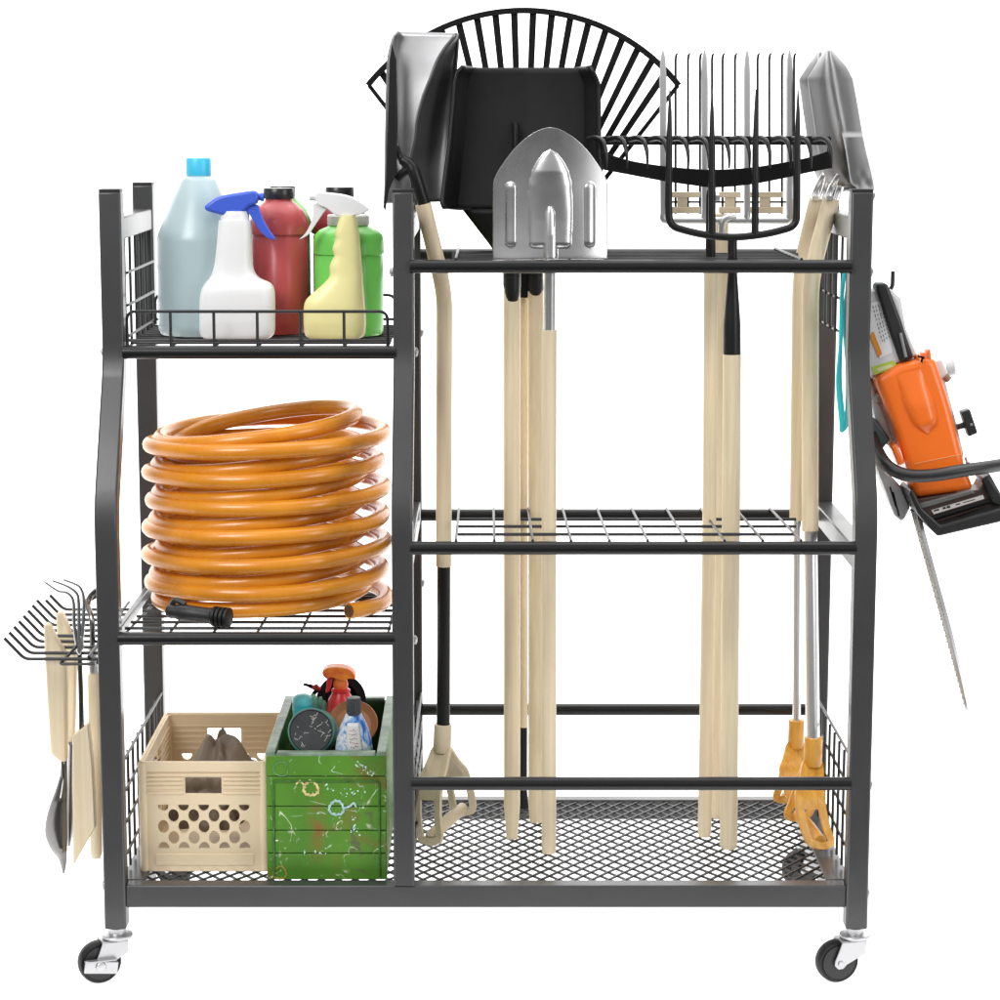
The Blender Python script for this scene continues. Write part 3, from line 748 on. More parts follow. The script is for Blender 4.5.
# ================================================================== BOTTLES ON THE TOP LEFT SHELF
def shelfpt(px, py):
    Y = 0.25
    for _ in range(30): Y = PZ(px, py, ZS1(Y)).y
    return Vector((PZ(px, py, ZS1(Y)).x, Y, ZS1(Y)))
def plast(name, col, rough=0.35, **k): return mat(name, col, rough, var=0.05, vscale=8, **k)
PALE = plast('pale_teal_plastic', (0.40, 0.51, 0.53), 0.3); CYAN = plast('cyan_plastic', (0.06, 0.55, 0.80), 0.35)
WHITEP = plast('white_plastic', (0.82, 0.82, 0.82), 0.35); BLUEP = plast('blue_plastic', (0.045, 0.11, 0.62), 0.4)
REDP = plast('dull_red_plastic', (0.46, 0.065, 0.07), 0.3); DREDP = plast('dark_red_plastic', (0.22, 0.02, 0.03), 0.3)
GREENP = plast('bright_green_plastic', (0.15, 0.56, 0.09), 0.3); YELP = plast('pale_yellow_plastic', (0.86, 0.79, 0.37), 0.35)
BCAP = plast('black_cap_plastic', (0.015, 0.015, 0.016), 0.3)
def jug(name, label, cxp, botp, prof, m, cap, capm, ribs=True, cat='bottle', grp=None):
    """prof: (half width px, row px) from bottom to neck; cap: (x0,x1,y0,y1)"""
    b0 = shelfpt(cxp, botp); Y = b0.y
    t = thing(name, label, cat, b0, grp)
    z = lambda py: Zof(py, Y); pr = []
    for hw, py in prof: pr.append((hw * M(py, Y), z(py)))
    z00 = pr[0][1]
    pr = [(0.0001, b0.z + 0.001), (pr[0][0] * 0.86, b0.z)] + [(r, max(zz, b0.z + 0.0015 * i)) for i, (r, zz) in enumerate(pr)]
    obj('body', B().lathe([(r, zz) for r, zz in pr], (b0.x, Y, 0), 56), m, t, smooth=50)
    if cap:
        x0, x1, y0, y1 = cap; r = (x1 - x0) / 2 * M(y0, Y)
        cx = b0.x
        c = B(); zt, zb_ = z(y0), z(y1)
        n = 48
        rs = []
        for (k, zz) in ((0.985, zb_), (1, zb_ + 0.001), (1, zt - 0.002), (0.95, zt), (0.0005, zt)):
            rs.append([Vector((cx + r * k * (1 - 0.018 * (j % 2)) * math.cos(2 * PI * j / n), Y + r * k * (1 - 0.018 * (j % 2)) * math.sin(2 * PI * j / n), zz)) for j in range(n)])
        c.rings(rs); obj('cap', c, capm, t, smooth=30)
    return t, Y
jug('plastic_jug', 'tall pale grey teal jug with a cyan cap beside the left posts', 201.8, 334,
    [(40, 333.5), (42.5, 329), (43, 322), (43, 300), (43, 240), (42.5, 236), (40, 229), (28, 203), (18, 181), (14.5, 177), (12.2, 176), (12.2, 172)], PALE, (187, 212.5, 158, 175.5), CYAN)
RP = [(26, 333), (28, 329), (28.3, 320), (28.3, 236), (27.5, 235.2), (27.5, 234.2), (29.7, 233.6), (29.7, 224), (28.5, 219), (25, 211), (19, 205), (14.5, 201.5), (13.2, 198), (13, 195)]
jug('chemical_bottle', 'dull red ribbed bottle with a black cap behind the blue trigger sprayer', 280.6, 332.5, RP, REDP, (262.6, 293.8, 188, 198.5), BCAP)
GP = [(h * 1.0, lerp(329, 192, (332 - p) / 137.0)) for h, p in RP]
jug('chemical_bottle', 'green bottle almost hidden behind the dull red bottle, only its edge showing', 284.5, 328, [(h * 0.96, p - 1.5) for h, p in RP], GREENP, (270, 296, 186, 196), BCAP)
jug('chemical_bottle', 'dark red bottle with a black cap hidden behind the green jug and white trigger', 341, 328, [(h * 0.96, p - 0.5) for h, p in RP], DREDP, (325, 354, 187, 197), BCAP)
jug('chemical_bottle', 'bright green jug with a white collar cap behind the yellow spray bottle', 349.3, 334.5,
    [(32, 334), (34, 331), (34.4, 322), (34.4, 256), (33.6, 254.8), (33.6, 253.8), (35.5, 253.2), (35.5, 241), (34, 235), (29, 230), (21, 226.5), (18.5, 224), (18.5, 221)], GREENP, (327.5, 369.5, 214.5, 225), plast('off_white_cap', (0.70, 0.69, 0.66)))
def loft_bottle(t, name, m, rows, Y, depth):
    """rows: (py, xl, xr, depth factor)"""
    rs = []; n = 40
    for (py, xl, xr, df) in rows:
        a, c = P(xl, py, Y), P(xr, py, Y); cx, hw = (a.x + c.x) / 2, (c.x - a.x) / 2; hd = depth * df
        ring = []
        for j in range(n):
            an = 2 * PI * j / n; ca, sa = math.cos(an), math.sin(an); e = 2 / 3.2
            ring.append(Vector((cx + hw * math.copysign(abs(ca) ** e, ca), Y + hd * math.copysign(abs(sa) ** e, sa), a.z)))
        rs.append(ring)
    return obj(name, B().rings(rs), m, t, smooth=50)
def dense(rows, n=3):
    cols = list(zip(*rows)); ys = cols[0]; out = []
    for i in range(len(rows) - 1):
        for k in range(n):
            y = lerp(ys[i], ys[i + 1], k / n)
            out.append((y, *[sinterp(sorted(zip(ys, c)), y) for c in cols[1:]]))
    out.append(rows[-1]); return out
# white sprayer with a blue trigger
b0 = shelfpt(238, 338); Y = b0.y
t = thing('spray_bottle', 'white spray bottle with a blue trigger head at the front of the shelf', 'spray bottle', b0)
loft_bottle(t, 'body', WHITEP, dense([(338.5, 208, 266, .8), (337, 203.5, 271, .93), (333, 200.5, 274.3, 1), (322, 200, 275, 1), (300, 200, 275, 1), (289, 202, 274, .98), (283, 205.5, 270, .9), (278.5, 209.5, 260, .84), (272, 212.6, 254.5, .78), (262, 215, 252.5, .74), (240, 217.4, 252, .7), (224, 218.6, 251.5, .66), (220, 219, 251, .64)]), Y, 0.030)
def trigger(t, Y, m, head, noz, trig, th):
    p = [tuple(q) for q in smooth_poly(head, 3)]
    h = obj('trigger_head', B().prism(px_poly(p, Y), Y - th, Y + th), m, t, bevel=0.005, seg=3, smooth=50)
    x0, x1, y0, y1 = noz; c = (y0 + y1) / 2; q = B()
    q.tube([P(x0, c, Y), P(x1, c, Y)], (y1 - y0) / 2 * M(c, Y), 16); q.tube([P(lerp(x0, x1, .55), c, Y), P(x1, c, Y)], (y1 - y0) / 2 * 1.2 * M(c, Y), 16)
    obj('nozzle', q, m, t)
    obj('trigger', B().prism(px_poly([tuple(k) for k in smooth_poly(trig, 3)], Y), Y - th * .55, Y + th * .55), m, t, bevel=0.003, seg=3, smooth=50)
obj('neck_ring', B().lathe([(14.5 * M(216, Y), 0), (14.5 * M(216, Y), 0.008), (13 * M(216, Y), 0.014)], (P(235, 218, Y).x, Y, Zof(221, Y)), 30, sy=.85), WHITEP, t)
trigger(t, Y, BLUEP, [(204.6, 208.5), (213, 200), (222, 195.5), (240, 192.2), (257.3, 191), (257.5, 203), (250, 206), (244.5, 211.5), (239, 215), (230, 216), (219, 213.8)], (256.5, 264, 193.2, 200.5), [(244.5, 208.5), (257, 204.5), (259.8, 210), (264, 221), (270.5, 232), (275.3, 238.8), (269, 238.3), (261, 231.5), (254.5, 222), (249.5, 214)], 0.0125)
# yellow sprayer with a white trigger
b0 = shelfpt(334, 338); Y = b0.y
t = thing('spray_bottle', 'pale yellow spray bottle with a wavy grip and a white trigger head', 'spray bottle', b0)
loft_bottle(t, 'body', YELP, dense([(338.5, 312, 358, .85), (336.5, 307, 363, .95), (332, 304.6, 365.5, 1), (318, 303.6, 366, 1), (306, 304, 365, 1), (299, 306.5, 364.6, .97), (292, 314, 364, .93), (285, 322, 363.5, .88), (278, 328.5, 363, .83), (273, 330, 362.6, .8), (267, 329.6, 362, .78), (261, 331.5, 361.5, .76), (256, 334.3, 361.2, .75), (250, 332.6, 360.8, .74), (245, 333.4, 360.4, .73), (239, 335.8, 359.8, .72), (233, 334.8, 359, .71), (227, 336.6, 358, .7), (218, 339.5, 356, .66), (215.5, 340, 355.5, .64)], 2), Y, 0.027)
trigger(t, Y, WHITEP, [(316.6, 192.7), (330, 193), (345, 195), (357, 199.5), (369, 208.4), (363.5, 213.2), (352, 215.4), (337, 215), (327, 208), (317.5, 203.5)], (309.5, 318, 193.2, 200.5), [(314.5, 203), (326, 208), (323, 213.5), (315.5, 224.5), (308.5, 234.5), (299.5, 239.2), (305.5, 233.5), (311, 223), (313.5, 212)], 0.012)

# ================================================================== HOSE
HOSE = mat('orange_hose', (0.72, 0.285, 0.018), 0.28, var=0.15, vscale=10, coat=0.12, spec=0.5, rvar=0.05, dark=(0.60, 0.20, 0.010))
def hose():
    Yc = 0.222; zt0 = ZS2(0.06) + 0.0108
    cx = P(267, 560, Yc).x; n = 64; turns = 13.86
    pts = []
    a0 = math.radians(-78 + 35)                      # start: free end at the front right
    z00 = ZS2(Yc) + 0.0115
    total = int(turns * n)
    for i in range(total + 1):
        tt = i / n; ang = a0 + 2 * PI * tt
        k = 0.5 + 0.5 * math.cos(PI * tt)            # 1 = wide turn, 0 = tight turn
        k = k * k * (3 - 2 * k)
        k = min(1, max(0, (k - 0.12) / 0.76))
        R_ = lerp(0.1455, 0.1690, k) - 0.0004 * tt + 0.0022 * math.sin(tt * 2.3)
        ox = lerp(-0.008, 0.000, k) + 0.003 * math.sin(tt * 1.7)
        x = cx + ox + R_ * math.cos(ang); y = Yc + R_ * 0.94 * math.sin(ang) - 0.0085 * (1 - k)
        tilt = lerp(lerp(0.045, 0.088, tt / turns), 0.012, k) + (0.03 if tt > turns - 1.2 else 0) * min(1, (tt - turns + 1.2) / 0.4 if tt > turns - 1.2 else 0)
        z = z00 + 0.0197 * tt + (x - cx) * tilt * min(1, tt / 1.2) + 0.0006 * math.sin(ang * 3 + tt) + 0.0024 * (2 * k - 1) * min(1, tt)
        z = max(z, ZS2(y) + 0.0108 if tt < 1.0 else -1)
        e = max(0, (tt - turns + 0.6) / 0.6); e = e * e * (3 - 2 * e)      # the loose end tucks down inside the coil
        q = 1 - 0.24 * e; x = cx + (x - cx) * q; y = Yc + (y - Yc) * q; z -= 0.062 * e
        pts.append(Vector((x, y, z)))
    b = B(); b.tube(pts, 0.0112, 14)
    t = thing('garden_hose', 'shiny orange garden hose coiled in a tall stack on the middle wire shelf', 'hose', (cx, Yc, ZS2(Yc)))
    obj('hose_coil', b, HOSE, t, smooth=60)
    e, d = pts[0], (pts[0] - pts[1]).normalized()
    c = B(); c.lathe([(0.0088, 0.0), (0.0088, 0.0006)], e + d * 0.0002, 20, axis=d); obj('open_end', c, plast('hose_bore', (0.10, 0.035, 0.006), 0.6), t)
hose()
def nozzle():
    Y = 0.035; m = plast('black_nozzle_plastic', (0.02, 0.02, 0.021), 0.4)
    z = ZS2(Y) + 0.0135
    p0 = P(168, 620, 0.06); p0 = Vector((p0.x, 0.062, z + 0.004)); p1 = P(232, 626, Y); p1 = Vector((p1.x, 0.030, z)); d = (p1 - p0); L = d.length
    t = thing('hose_nozzle', 'black ribbed hose nozzle lying in front of the orange coil', 'nozzle', (p0.x, Y, z - 0.0135))
    obj('barrel', B().lathe([(0.0085, 0.0), (0.0105, 0.006), (0.0095, 0.012), (0.0118, 0.020), (0.0112, 0.040), (0.0108, L * .62), (0.0118, L * .72)], p0, 28, axis=d), m, t)
    pr = [(0.0118, L * .70)]
    for k in range(4): pr += [(0.0140, L * (.73 + .065 * k)), (0.0140, L * (.765 + .065 * k)), (0.0118, L * (.775 + .065 * k))]
    obj('grip_rings', B().lathe(pr, p0, 28, axis=d), RUBBER, t)
    g = B(); g.tube(smooth_poly([p0 + d * .05 + Vector((0, 0, .006)), p0 + d * .12 + Vector((0, 0, .016)), p0 + d * .28 + Vector((0, 0, .012))], 4, False), 0.004, 10); obj('lever', g, m, t)
nozzle()

# ================================================================== CRATE
CR = mat('beige_crate_plastic', (0.78, 0.635, 0.435), 0.45, var=0.06, vscale=5, bump=0.03, bscale=250)
def rrect(x0, y0, x1, y1, r, n=5):
    o = []
    for (cx, cy, a) in ((x1 - r, y1 - r, 0), (x0 + r, y1 - r, 90), (x0 + r, y0 + r, 180), (x1 - r, y0 + r, 270)):
        for k in range(n + 1):
            q = math.radians(a + 90 * k / n); o.append((cx + r * math.cos(q), cy + r * math.sin(q)))
    return o
def crate():
    Yf = PZ(204, 871.5, ZTR).y; k = M(815, Yf)
    x0, x1 = P(143.5, 815, Yf).x, P(264.5, 815, Yf).x; W_ = x1 - x0; zb_ = ZTR; zt = Zof(762, Yf); Hh = zt - zb_
    dep = 0.272; Yk = Yf + dep; xc = (x0 + x1) / 2
    t = thing('plastic_crate', 'beige plastic crate with round holes in its sides standing on the mesh floor', 'crate', (xc, (Yf + Yk) / 2, zb_))
    def panel(wd):
        # local coordinates, origin bottom centre; px rows of the photo turned into metres
        zz = lambda py: Zof(py, Yf) - zb_
        hol = [rrect(-0.0255 * wd / W_, zz(793.5), 0.0255 * wd / W_, zz(777), 0.001, 2)]
        nc = 5; pitch = 0.0285 * wd / W_; rx, rz = 0.0076 * wd / W_, 0.0094
        zl, zh = zz(848), zz(804.3)
        rowz = [zh, lerp(zh, zl, .25), lerp(zh, zl, .5), lerp(zh, zl, .75), zl]
        for r, z in enumerate(rowz):
            xs = [(i - 2) * pitch for i in range(5)] if r % 2 == 0 else [(i - 1.5) * pitch for i in range(4)]
            for x in xs:
                if r == 0: a0, a1 = 180, 360
                elif r == 4: a0, a1 = 0, 180
                else: a0, a1 = 0, 360
                n = 18
                hol.append([(x + rx * math.cos(math.radians(lerp(a0, a1, q / n))), z + rz * math.sin(math.radians(lerp(a0, a1, q / n)))) for q in range(n + (0 if a1 - a0 == 360 else 1))])
        me = plate(rrect(-wd / 2, 0.001, wd / 2, Hh, 0.006), hol, 0.0045)
        g = B().mesh(me, XZ)
        for py in (774.6, 778.8, 783.0, 787.2, 792.6):           # moulded ridges, split round the hand hole
            z = zz(py)
            if zz(793.8) < z < zz(776.6):
                ww = wd / 2 - 0.0285
                for s in (-1, 1): g.box((s * (0.0275 + ww / 2), -0.0028, z), (ww, 0.0026, 0.0031))
            else: g.box((0, -0.0028, z), (wd - 0.002, 0.0026, 0.0031))
        for py in (774.6, 780.5, 786.4, 792.6, 799): g.box((0, 0.0027, zz(py)), (wd - 0.012, 0.0022, 0.0026)) if not (zz(793.8) < zz(py) < zz(776.6)) else [g.box((s * (0.0275 + (wd / 2 - 0.034) / 2), 0.0027, zz(py)), (wd / 2 - 0.034, 0.0022, 0.0026)) for s in (-1, 1)]
        g.box((0, -0.0026, zz(766)), (wd + 0.002, 0.004, zz(762) - zz(772)))
        g.box((0, -0.0024, zz(859)), (wd * 0.82, 0.0022, 0.016))
        return g
    for (wd, px, py, rz_) in ((W_, xc, Yf, 0), (W_, xc, Yk, PI), (dep, x0, (Yf + Yk) / 2, -PI / 2), (dep, x1, (Yf + Yk) / 2, PI / 2)):
        g = panel(wd - 0.001); g.bm.transform(Matrix.Translation((px, py, zb_)) @ Matrix.Rotation(rz_, 4, 'Z'))
        obj('side_wall', g, CR, t, bevel=0.0008, fix=True)
    for x in (x0, x1):
        for y in (Yf, Yk): obj('corner_post', B().tube([(x, y, zb_ + 0.002), (x, y, zt - 0.001)], 0.0062, 14), CR, t)
    obj('base', B().box((xc, (Yf + Yk) / 2, zb_ + 0.004), (W_, dep, 0.005)), CR, t, bevel=0.001)
    # crumpled cloth
    def clump(name, label, c, sx, sy, sz, seed, m, cat):
        g = B(); bmesh.ops.create_icosphere(g.bm, subdivisions=5, radius=1)
        for v in g.bm.verts:
            p = v.co.copy(); q = p * 1.3 + Vector((seed * 3.1, seed, 0))
            an = math.atan2(p.y, p.x); cr = abs(noise.noise(q * 0.9)) * 0.7 + abs(noise.noise(Vector((an * 1.9, p.z * 0.7, seed)))) * 0.34 + abs(noise.noise(q * 3.2)) * 0.12 + 0.30 * max(0, p.z) ** 3
            v.co = Vector((p.x * sx, p.y * sy, p.z * sz)) * (0.68 + cr * 0.75)
            v.co.z = max(v.co.z, -sz * .62)
            v.co += Vector(c)
        obj(name, g, m, smooth=45, label=label, cat=cat)
    CLOTH = mat('grey_brown_cloth', (0.27, 0.215, 0.165), 0.55, var=0.3, vscale=12, bump=0.3, bscale=60)
    def drape(name, label, c, rx, ry, h, m, seed):
        g = B(); nt, nr = 72, 26; rs = []
        for i in range(nr + 1):
            r = i / nr; ring = []
            for j in range(nt):
                a = 2 * PI * j / nt
                fold = 0.5 + 0.5 * math.sin(5 * a + 1.2 * math.sin(2 * a + seed) + 2.0 * r); fold2 = abs(noise.noise(Vector((math.cos(a) * 1.6, math.sin(a) * 1.6, seed + r * 1.2))))
                rr = (0.06 + 0.94 * r) * (0.82 + 0.30 * fold * r + 0.25 * fold2 * r)
                z = h * (1 - (r * r + 0.02) ** 0.55) + 0.020 * (fold ** 2) * math.sin(PI * min(1, r * 1.15)) + 0.012 * noise.noise(Vector((rr * math.cos(a) * 2.6, rr * math.sin(a) * 2.6, seed)))
                ring.append(Vector((c[0] + rx * rr * math.cos(a) - 0.006 * (1 - r), c[1] + ry * rr * math.sin(a), c[2] + z)))
            rs.append(ring)
        rs.append([v + Vector((0, 0, -0.05)) for v in rs[-1]])
        g.rings(list(reversed(rs))); obj(name, g, m, smooth=40, label=label, cat='cloth')
    p = P(221, 765, Yf + 0.12); drape('crumpled_cloth', 'crumpled grey brown cloth heaped to a peak inside the beige crate', (p.x, Yf + 0.12, p.z), 0.046, 0.052, 0.040, CLOTH, 4)
    p = P(206, 786, Yf + 0.05); clump('crumpled_cloth', 'grey brown cloth balled up low behind the hand hole of the beige crate', (p.x, Yf + 0.06, p.z - 0.03), 0.062, 0.04, 0.050, 9, CLOTH, 'cloth')
crate()

# ================================================================== GREEN BOX AND WHAT IS IN IT
def green_paint():
    m = bpy.data.materials.new('worn_green_paint'); m.use_nodes = True; nt = m.node_tree; N = nt.nodes; L = nt.links
    b = N['Principled BSDF']; b.inputs['Roughness'].default_value = 0.5
    tc = N.new('ShaderNodeTexCoord')
    def nz(scale, det=6, dist=0, vec=None):
        n = N.new('ShaderNodeTexNoise'); n.inputs['Scale'].default_value = scale; n.inputs['Detail'].default_value = det; n.inputs['Distortion'].default_value = dist
        L.new(vec or tc.outputs['Object'], n.inputs['Vector']); return n.outputs['Fac']
    def ramp(fac, stops):
        r = N.new('ShaderNodeValToRGB')
        while len(r.color_ramp.elements) < len(stops): r.color_ramp.elements.new(0.5)
        for e, (p, c) in zip(r.color_ramp.elements, stops): e.position = p; e.color = (*c, 1) if not isinstance(c, float) else (c, c, c, 1)
        L.new(fac, r.inputs[0]); return r.outputs[0]
    def mix(f, a, c):
        x = N.new('ShaderNodeMix'); x.data_type = 'RGBA'; L.new(f, x.inputs[0]); L.new(a, x.inputs[6])
        if isinstance(c, tuple): x.inputs[7].default_value = (*c, 1)
        else: L.new(c, x.inputs[7])
        return x.outputs[2]
    def mul(a, c):
        x = N.new('ShaderNodeMath'); x.operation = 'MULTIPLY'; L.new(a, x.inputs[0])
        if isinstance(c, float): x.inputs[1].default_value = c
        else: L.new(c, x.inputs[1])
        return x.outputs[0]
    base = ramp(nz(9), [(0.3, (0.052, 0.170, 0.010)), (0.7, (0.088, 0.250, 0.014))])
    # rust bloom
    rust = ramp(nz(14, 8, 0.6), [(0.56, 0.0), (0.70, 0.8)])
    c = mix(rust, base, (0.20, 0.075, 0.02))
    sx = N.new('ShaderNodeSeparateXYZ'); L.new(tc.outputs['Object'], sx.inputs[0])      # one long rust run down the front
    def band(out, c0, hw):
        a_ = N.new('ShaderNodeMath'); a_.operation = 'SUBTRACT'; L.new(out, a_.inputs[0]); a_.inputs[1].default_value = c0
        b_ = N.new('ShaderNodeMath'); b_.operation = 'ABSOLUTE'; L.new(a_.outputs[0], b_.inputs[0])
        return ramp(b_.outputs[0], [(0.0, 1.0), (hw, 0.0)])
    run = mul(mul(band(sx.outputs[0], -0.013, 0.016), band(sx.outputs[2], 0.078, 0.062)), ramp(nz(45, 5), [(0.36, 0.0), (0.58, 1.0)]))
    c = mix(run, c, (0.24, 0.075, 0.02))
    edge = mul(ramp(nz(36, 6, 1.0), [(0.60, 0.0), (0.66, 0.85)]), ramp(nz(5, 2), [(0.48, 0.0), (0.60, 1.0)]))
    c = mix(edge, c, (0.09, 0.10, 0.05))
    # fine pale scratches: thin iso-lines of a noise, broken by another
    for (sc, seed, col, wd) in ((7, 1, (0.72, 0.80, 0.55), .007), (13, 2, (0.55, 0.75, 0.62), .009), (24, 3, (0.85, 0.85, 0.62), .012)):
        f = nz(sc, 3, 1.2)
        s = N.new('ShaderNodeMath'); s.operation = 'SUBTRACT'; L.new(f, s.inputs[0]); s.inputs[1].default_value = 0.5
        ab = N.new('ShaderNodeMath'); ab.operation = 'ABSOLUTE'; L.new(s.outputs[0], ab.inputs[0])
        ln = ramp(ab.outputs[0], [(0.0, 1.0), (wd, 0.0)])
        br = ramp(nz(20 + 9 * seed, 5, 0.5), [(0.56, 0.0), (0.64, 1.0)])
        c = mix(mul(ln, br), c, col)
    sp = ramp(nz(70, 4, 0.8), [(0.70, 0.0), (0.74, 0.9)])
    c = mix(mul(sp, ramp(nz(11, 3), [(0.5, 0.0), (0.6, 1.0)])), c, (0.62, 0.82, 0.66))
    L.new(c, b.inputs['Base Color'])
    bp = N.new('ShaderNodeBump'); bp.inputs['Strength'].default_value = 0.3; bp.inputs['Distance'].default_value = 0.001
    L.new(nz(60, 6), bp.inputs['Height']); L.new(bp.outputs[0], b.inputs['Normal'])
    return m
GREEN = green_paint()
RIM = mat('worn_grey_green_paint', (0.22, 0.30, 0.235), 0.5, var=0.5, vscale=30, bump=0.2, bscale=80, dark=(0.08, 0.13, 0.08))
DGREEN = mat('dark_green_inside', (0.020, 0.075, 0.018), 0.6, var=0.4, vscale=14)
def gbox():
    Yf = PZ(327, 880, ZTR).y; x0, x1 = P(266.5, 815, Yf).x, P(386.5, 815, Yf).x; W_ = x1 - x0
    zt = Zof(755, Yf); zb_ = ZTR; Hh = zt - zb_; dep = 0.325; Yk = Yf + dep; xc = (x0 + x1) / 2; wt = 0.012
    t = thing('tool_chest', 'open green wooden box with scratched paint and rust marks beside the middle post', 'box', (xc, (Yf + Yk) / 2, zb_))
    f = B()
    zz = lambda py: Zof(py, Yf)
    rows = [755, 776.5, 806.5, 830.5, 853.5, 880]
    for a, c in zip(rows, rows[1:]):
        za, zc_ = zz(a), zz(c); zc_ = max(zc_, zb_)
        f.box((xc, Yf + wt / 2, (za + zc_) / 2), (W_, wt, za - zc_ - 0.0013))
    f.box((xc, Yf + wt / 2 + 0.002, (zt + zb_) / 2), (W_ - 0.004, wt - 0.003, Hh - 0.004))
    fw = obj('front_wall', f, GREEN, t, bevel=0.0012)
    fr = B()                                                            # thin raised edge strips
    for x in (x0 + 0.010, x1 - 0.010): fr.box((x, Yf - 0.0010, (zz(782) + zz(876)) / 2), (0.0025, 0.0028, zz(782) - zz(876)))
    fr.box((xc, Yf - 0.0010, zz(781)), (W_ - 0.022, 0.0028, 0.002))
    obj('edge_strip', fr, mat('dark_green_paint', (0.045, 0.16, 0.02), 0.5, var=0.5, vscale=70), fw, bevel=0.0005)
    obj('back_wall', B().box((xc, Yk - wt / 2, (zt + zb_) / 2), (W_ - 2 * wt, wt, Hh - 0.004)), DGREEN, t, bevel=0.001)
    for x in (x0 + wt / 2, x1 - wt / 2):
        s = obj('side_wall', B().box((x, (Yf + Yk + wt) / 2, (zt + zb_) / 2), (wt - .0008, dep - wt - .0006, Hh - 0.002)), GREEN, t, bevel=0.001)
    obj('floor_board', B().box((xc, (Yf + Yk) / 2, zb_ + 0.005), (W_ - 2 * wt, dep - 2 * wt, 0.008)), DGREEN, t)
    r = B()
    r.box((xc, Yf + 0.006, zt + 0.0010), (W_ - 0.030, 0.013, 0.005))
    r.box((xc, Yk - 0.006, zt + 0.0010), (W_ - 0.030, 0.013, 0.005))
    for s, x in ((1, x0 + 0.0065), (-1, x1 - 0.0065)): r.box((x, (Yf + Yk) / 2, zt + 0.0015), (0.013, dep, 0.006))
    obj('rim', r, RIM, t, bevel=0.0012)
    # paint rings left by cans: thin raised blobs of dried paint
    def ringmark(px, py, ro, ri, col, tail=None):
        m = mat('dried_paint', col, 0.5, var=0.35, vscale=160, dark=tuple(q * .5 for q in col))
        c = P(px, py, Yf); k = M(py, Yf); g = B(); pts = []
        for j in range(30):
            a = 2 * PI * j / 30; rr = (ro + ri) / 2 * k * (1 + .06 * math.sin(3 * a + px)); pts.append((c.x + rr * math.cos(a), Yf - 0.0004, c.z + rr * math.sin(a)))
        hw = (ro - ri) / 2 * k
        g.sweep(pts, lambda i: [(-hw * (.7 + .4 * math.sin(i * 1.9)), -.0004), (hw * (.7 + .4 * math.cos(i * 2.3)), -.0004), (hw * .5, .0007), (-hw * .5, .0007)], up=Vector((0, -1, 0)), closed=True)
        if tail:
            q = [P(x, y, Yf - 0.0004) for x, y in tail]; g.tube(smooth_poly(q, 4, False), 0.0016, 8)
        obj('paint_mark', g, m, fw)
    ringmark(311, 788.5, 9.2, 5.2, (0.72, 0.62, 0.26), [(304, 785), (300, 781), (296, 784)])
    ringmark(336.5, 808, 9.0, 5.4, (0.42, 0.62, 0.60), [(345, 808), (350, 806), (354, 803), (356, 807)])
    ringmark(281, 769, 8.0, 6.6, (0.16, 0.34, 0.17)); ringmark(280, 873, 7.4, 5.2, (0.36, 0.30, 0.06))
    SP = mat('dried_pale_teal', (0.55, 0.78, 0.66), 0.5)
    rnd = random.Random(4)
    for (ax, ay, bx, by, n) in ((358, 762, 372, 776, 26), (352, 815, 356, 834, 16), (324, 778, 332, 790, 10), (340, 796, 368, 790, 12), (300, 852, 330, 852, 10)):
        g = B()
        for _ in range(n):
            q = rnd.random(); c = P(lerp(ax, bx, q) + rnd.gauss(0, 1.6), lerp(ay, by, q) + rnd.gauss(0, 1.6), Yf); rr = rnd.uniform(.0005, .0016)
            g.lathe([(rr, 0), (rr * .8, .0007)], (c.x, Yf + .0002, c.z), 7, axis=(0, -1, 0))
        obj('paint_speckle', g, SP, fw, kind='stuff')
    zb2_ = zb_ + 0.009
    # --- contents
    # black lidded can tipped towards the viewer
    LID = mat('scuffed_black_lid', (0.035, 0.037, 0.040), 0.5, var=0.5, vscale=30, bump=0.3, bscale=90)
    TEAL = mat('weathered_teal', (0.08, 0.30, 0.25), 0.5, var=0.4, vscale=40)
    Yc = Yf + 0.060; c = P(311, 731, Yc); rr = 23.3 * M(731, Yc); ax = Vector((-0.04, -0.95, 0.26)).normalized()
    tc_ = thing('paint_can', 'can with scuffed round black lid facing the viewer in the green box', 'can', c)
    obj('can_body', B().lathe([(rr * .97, -0.11), (rr * .97, -0.004), (rr, -0.003), (rr, 0.001), (rr * .95, 0.002)], c, 40, axis=ax), TEAL, tc_)
    ld = B().lathe([(rr * .94, 0.0), (rr * .94, 0.0035), (rr * .90, 0.004), (rr * .87, 0.0026), (0.0005, 0.0026)], c, 40, axis=ax); obj('lid', ld, LID, tc_)
    sc = B(); rnd = random.Random(11); q = Vector((0, 0, 1)).rotation_difference(ax).to_matrix()
    for _ in range(26):
        a = rnd.uniform(0, 2 * PI); r0 = rr * .82 * math.sqrt(rnd.random()); p = [c + q @ Vector((r0 * math.cos(a) + dx, r0 * math.sin(a) + dy, 0.0028)) for dx, dy in [(0, 0), (rnd.uniform(-.003, .003), rnd.uniform(-.003, .003)), (rnd.uniform(-.006, .006), rnd.uniform(-.005, .005))]]
        sc.tube(p, 0.00045, 5)
    obj('scratches', sc, mat('pale_scratch', (0.55, 0.55, 0.5), 0.6), tc_)
    # blue and white bottle with ribbed dark cap
    Yc = Yf + 0.060; cx = P(354, 740, Yc); t2 = thing('cleaner_bottle', 'blue and white patterned bottle with a ribbed dark cap standing in the green box', 'bottle', (cx.x, Yc, zb2_))
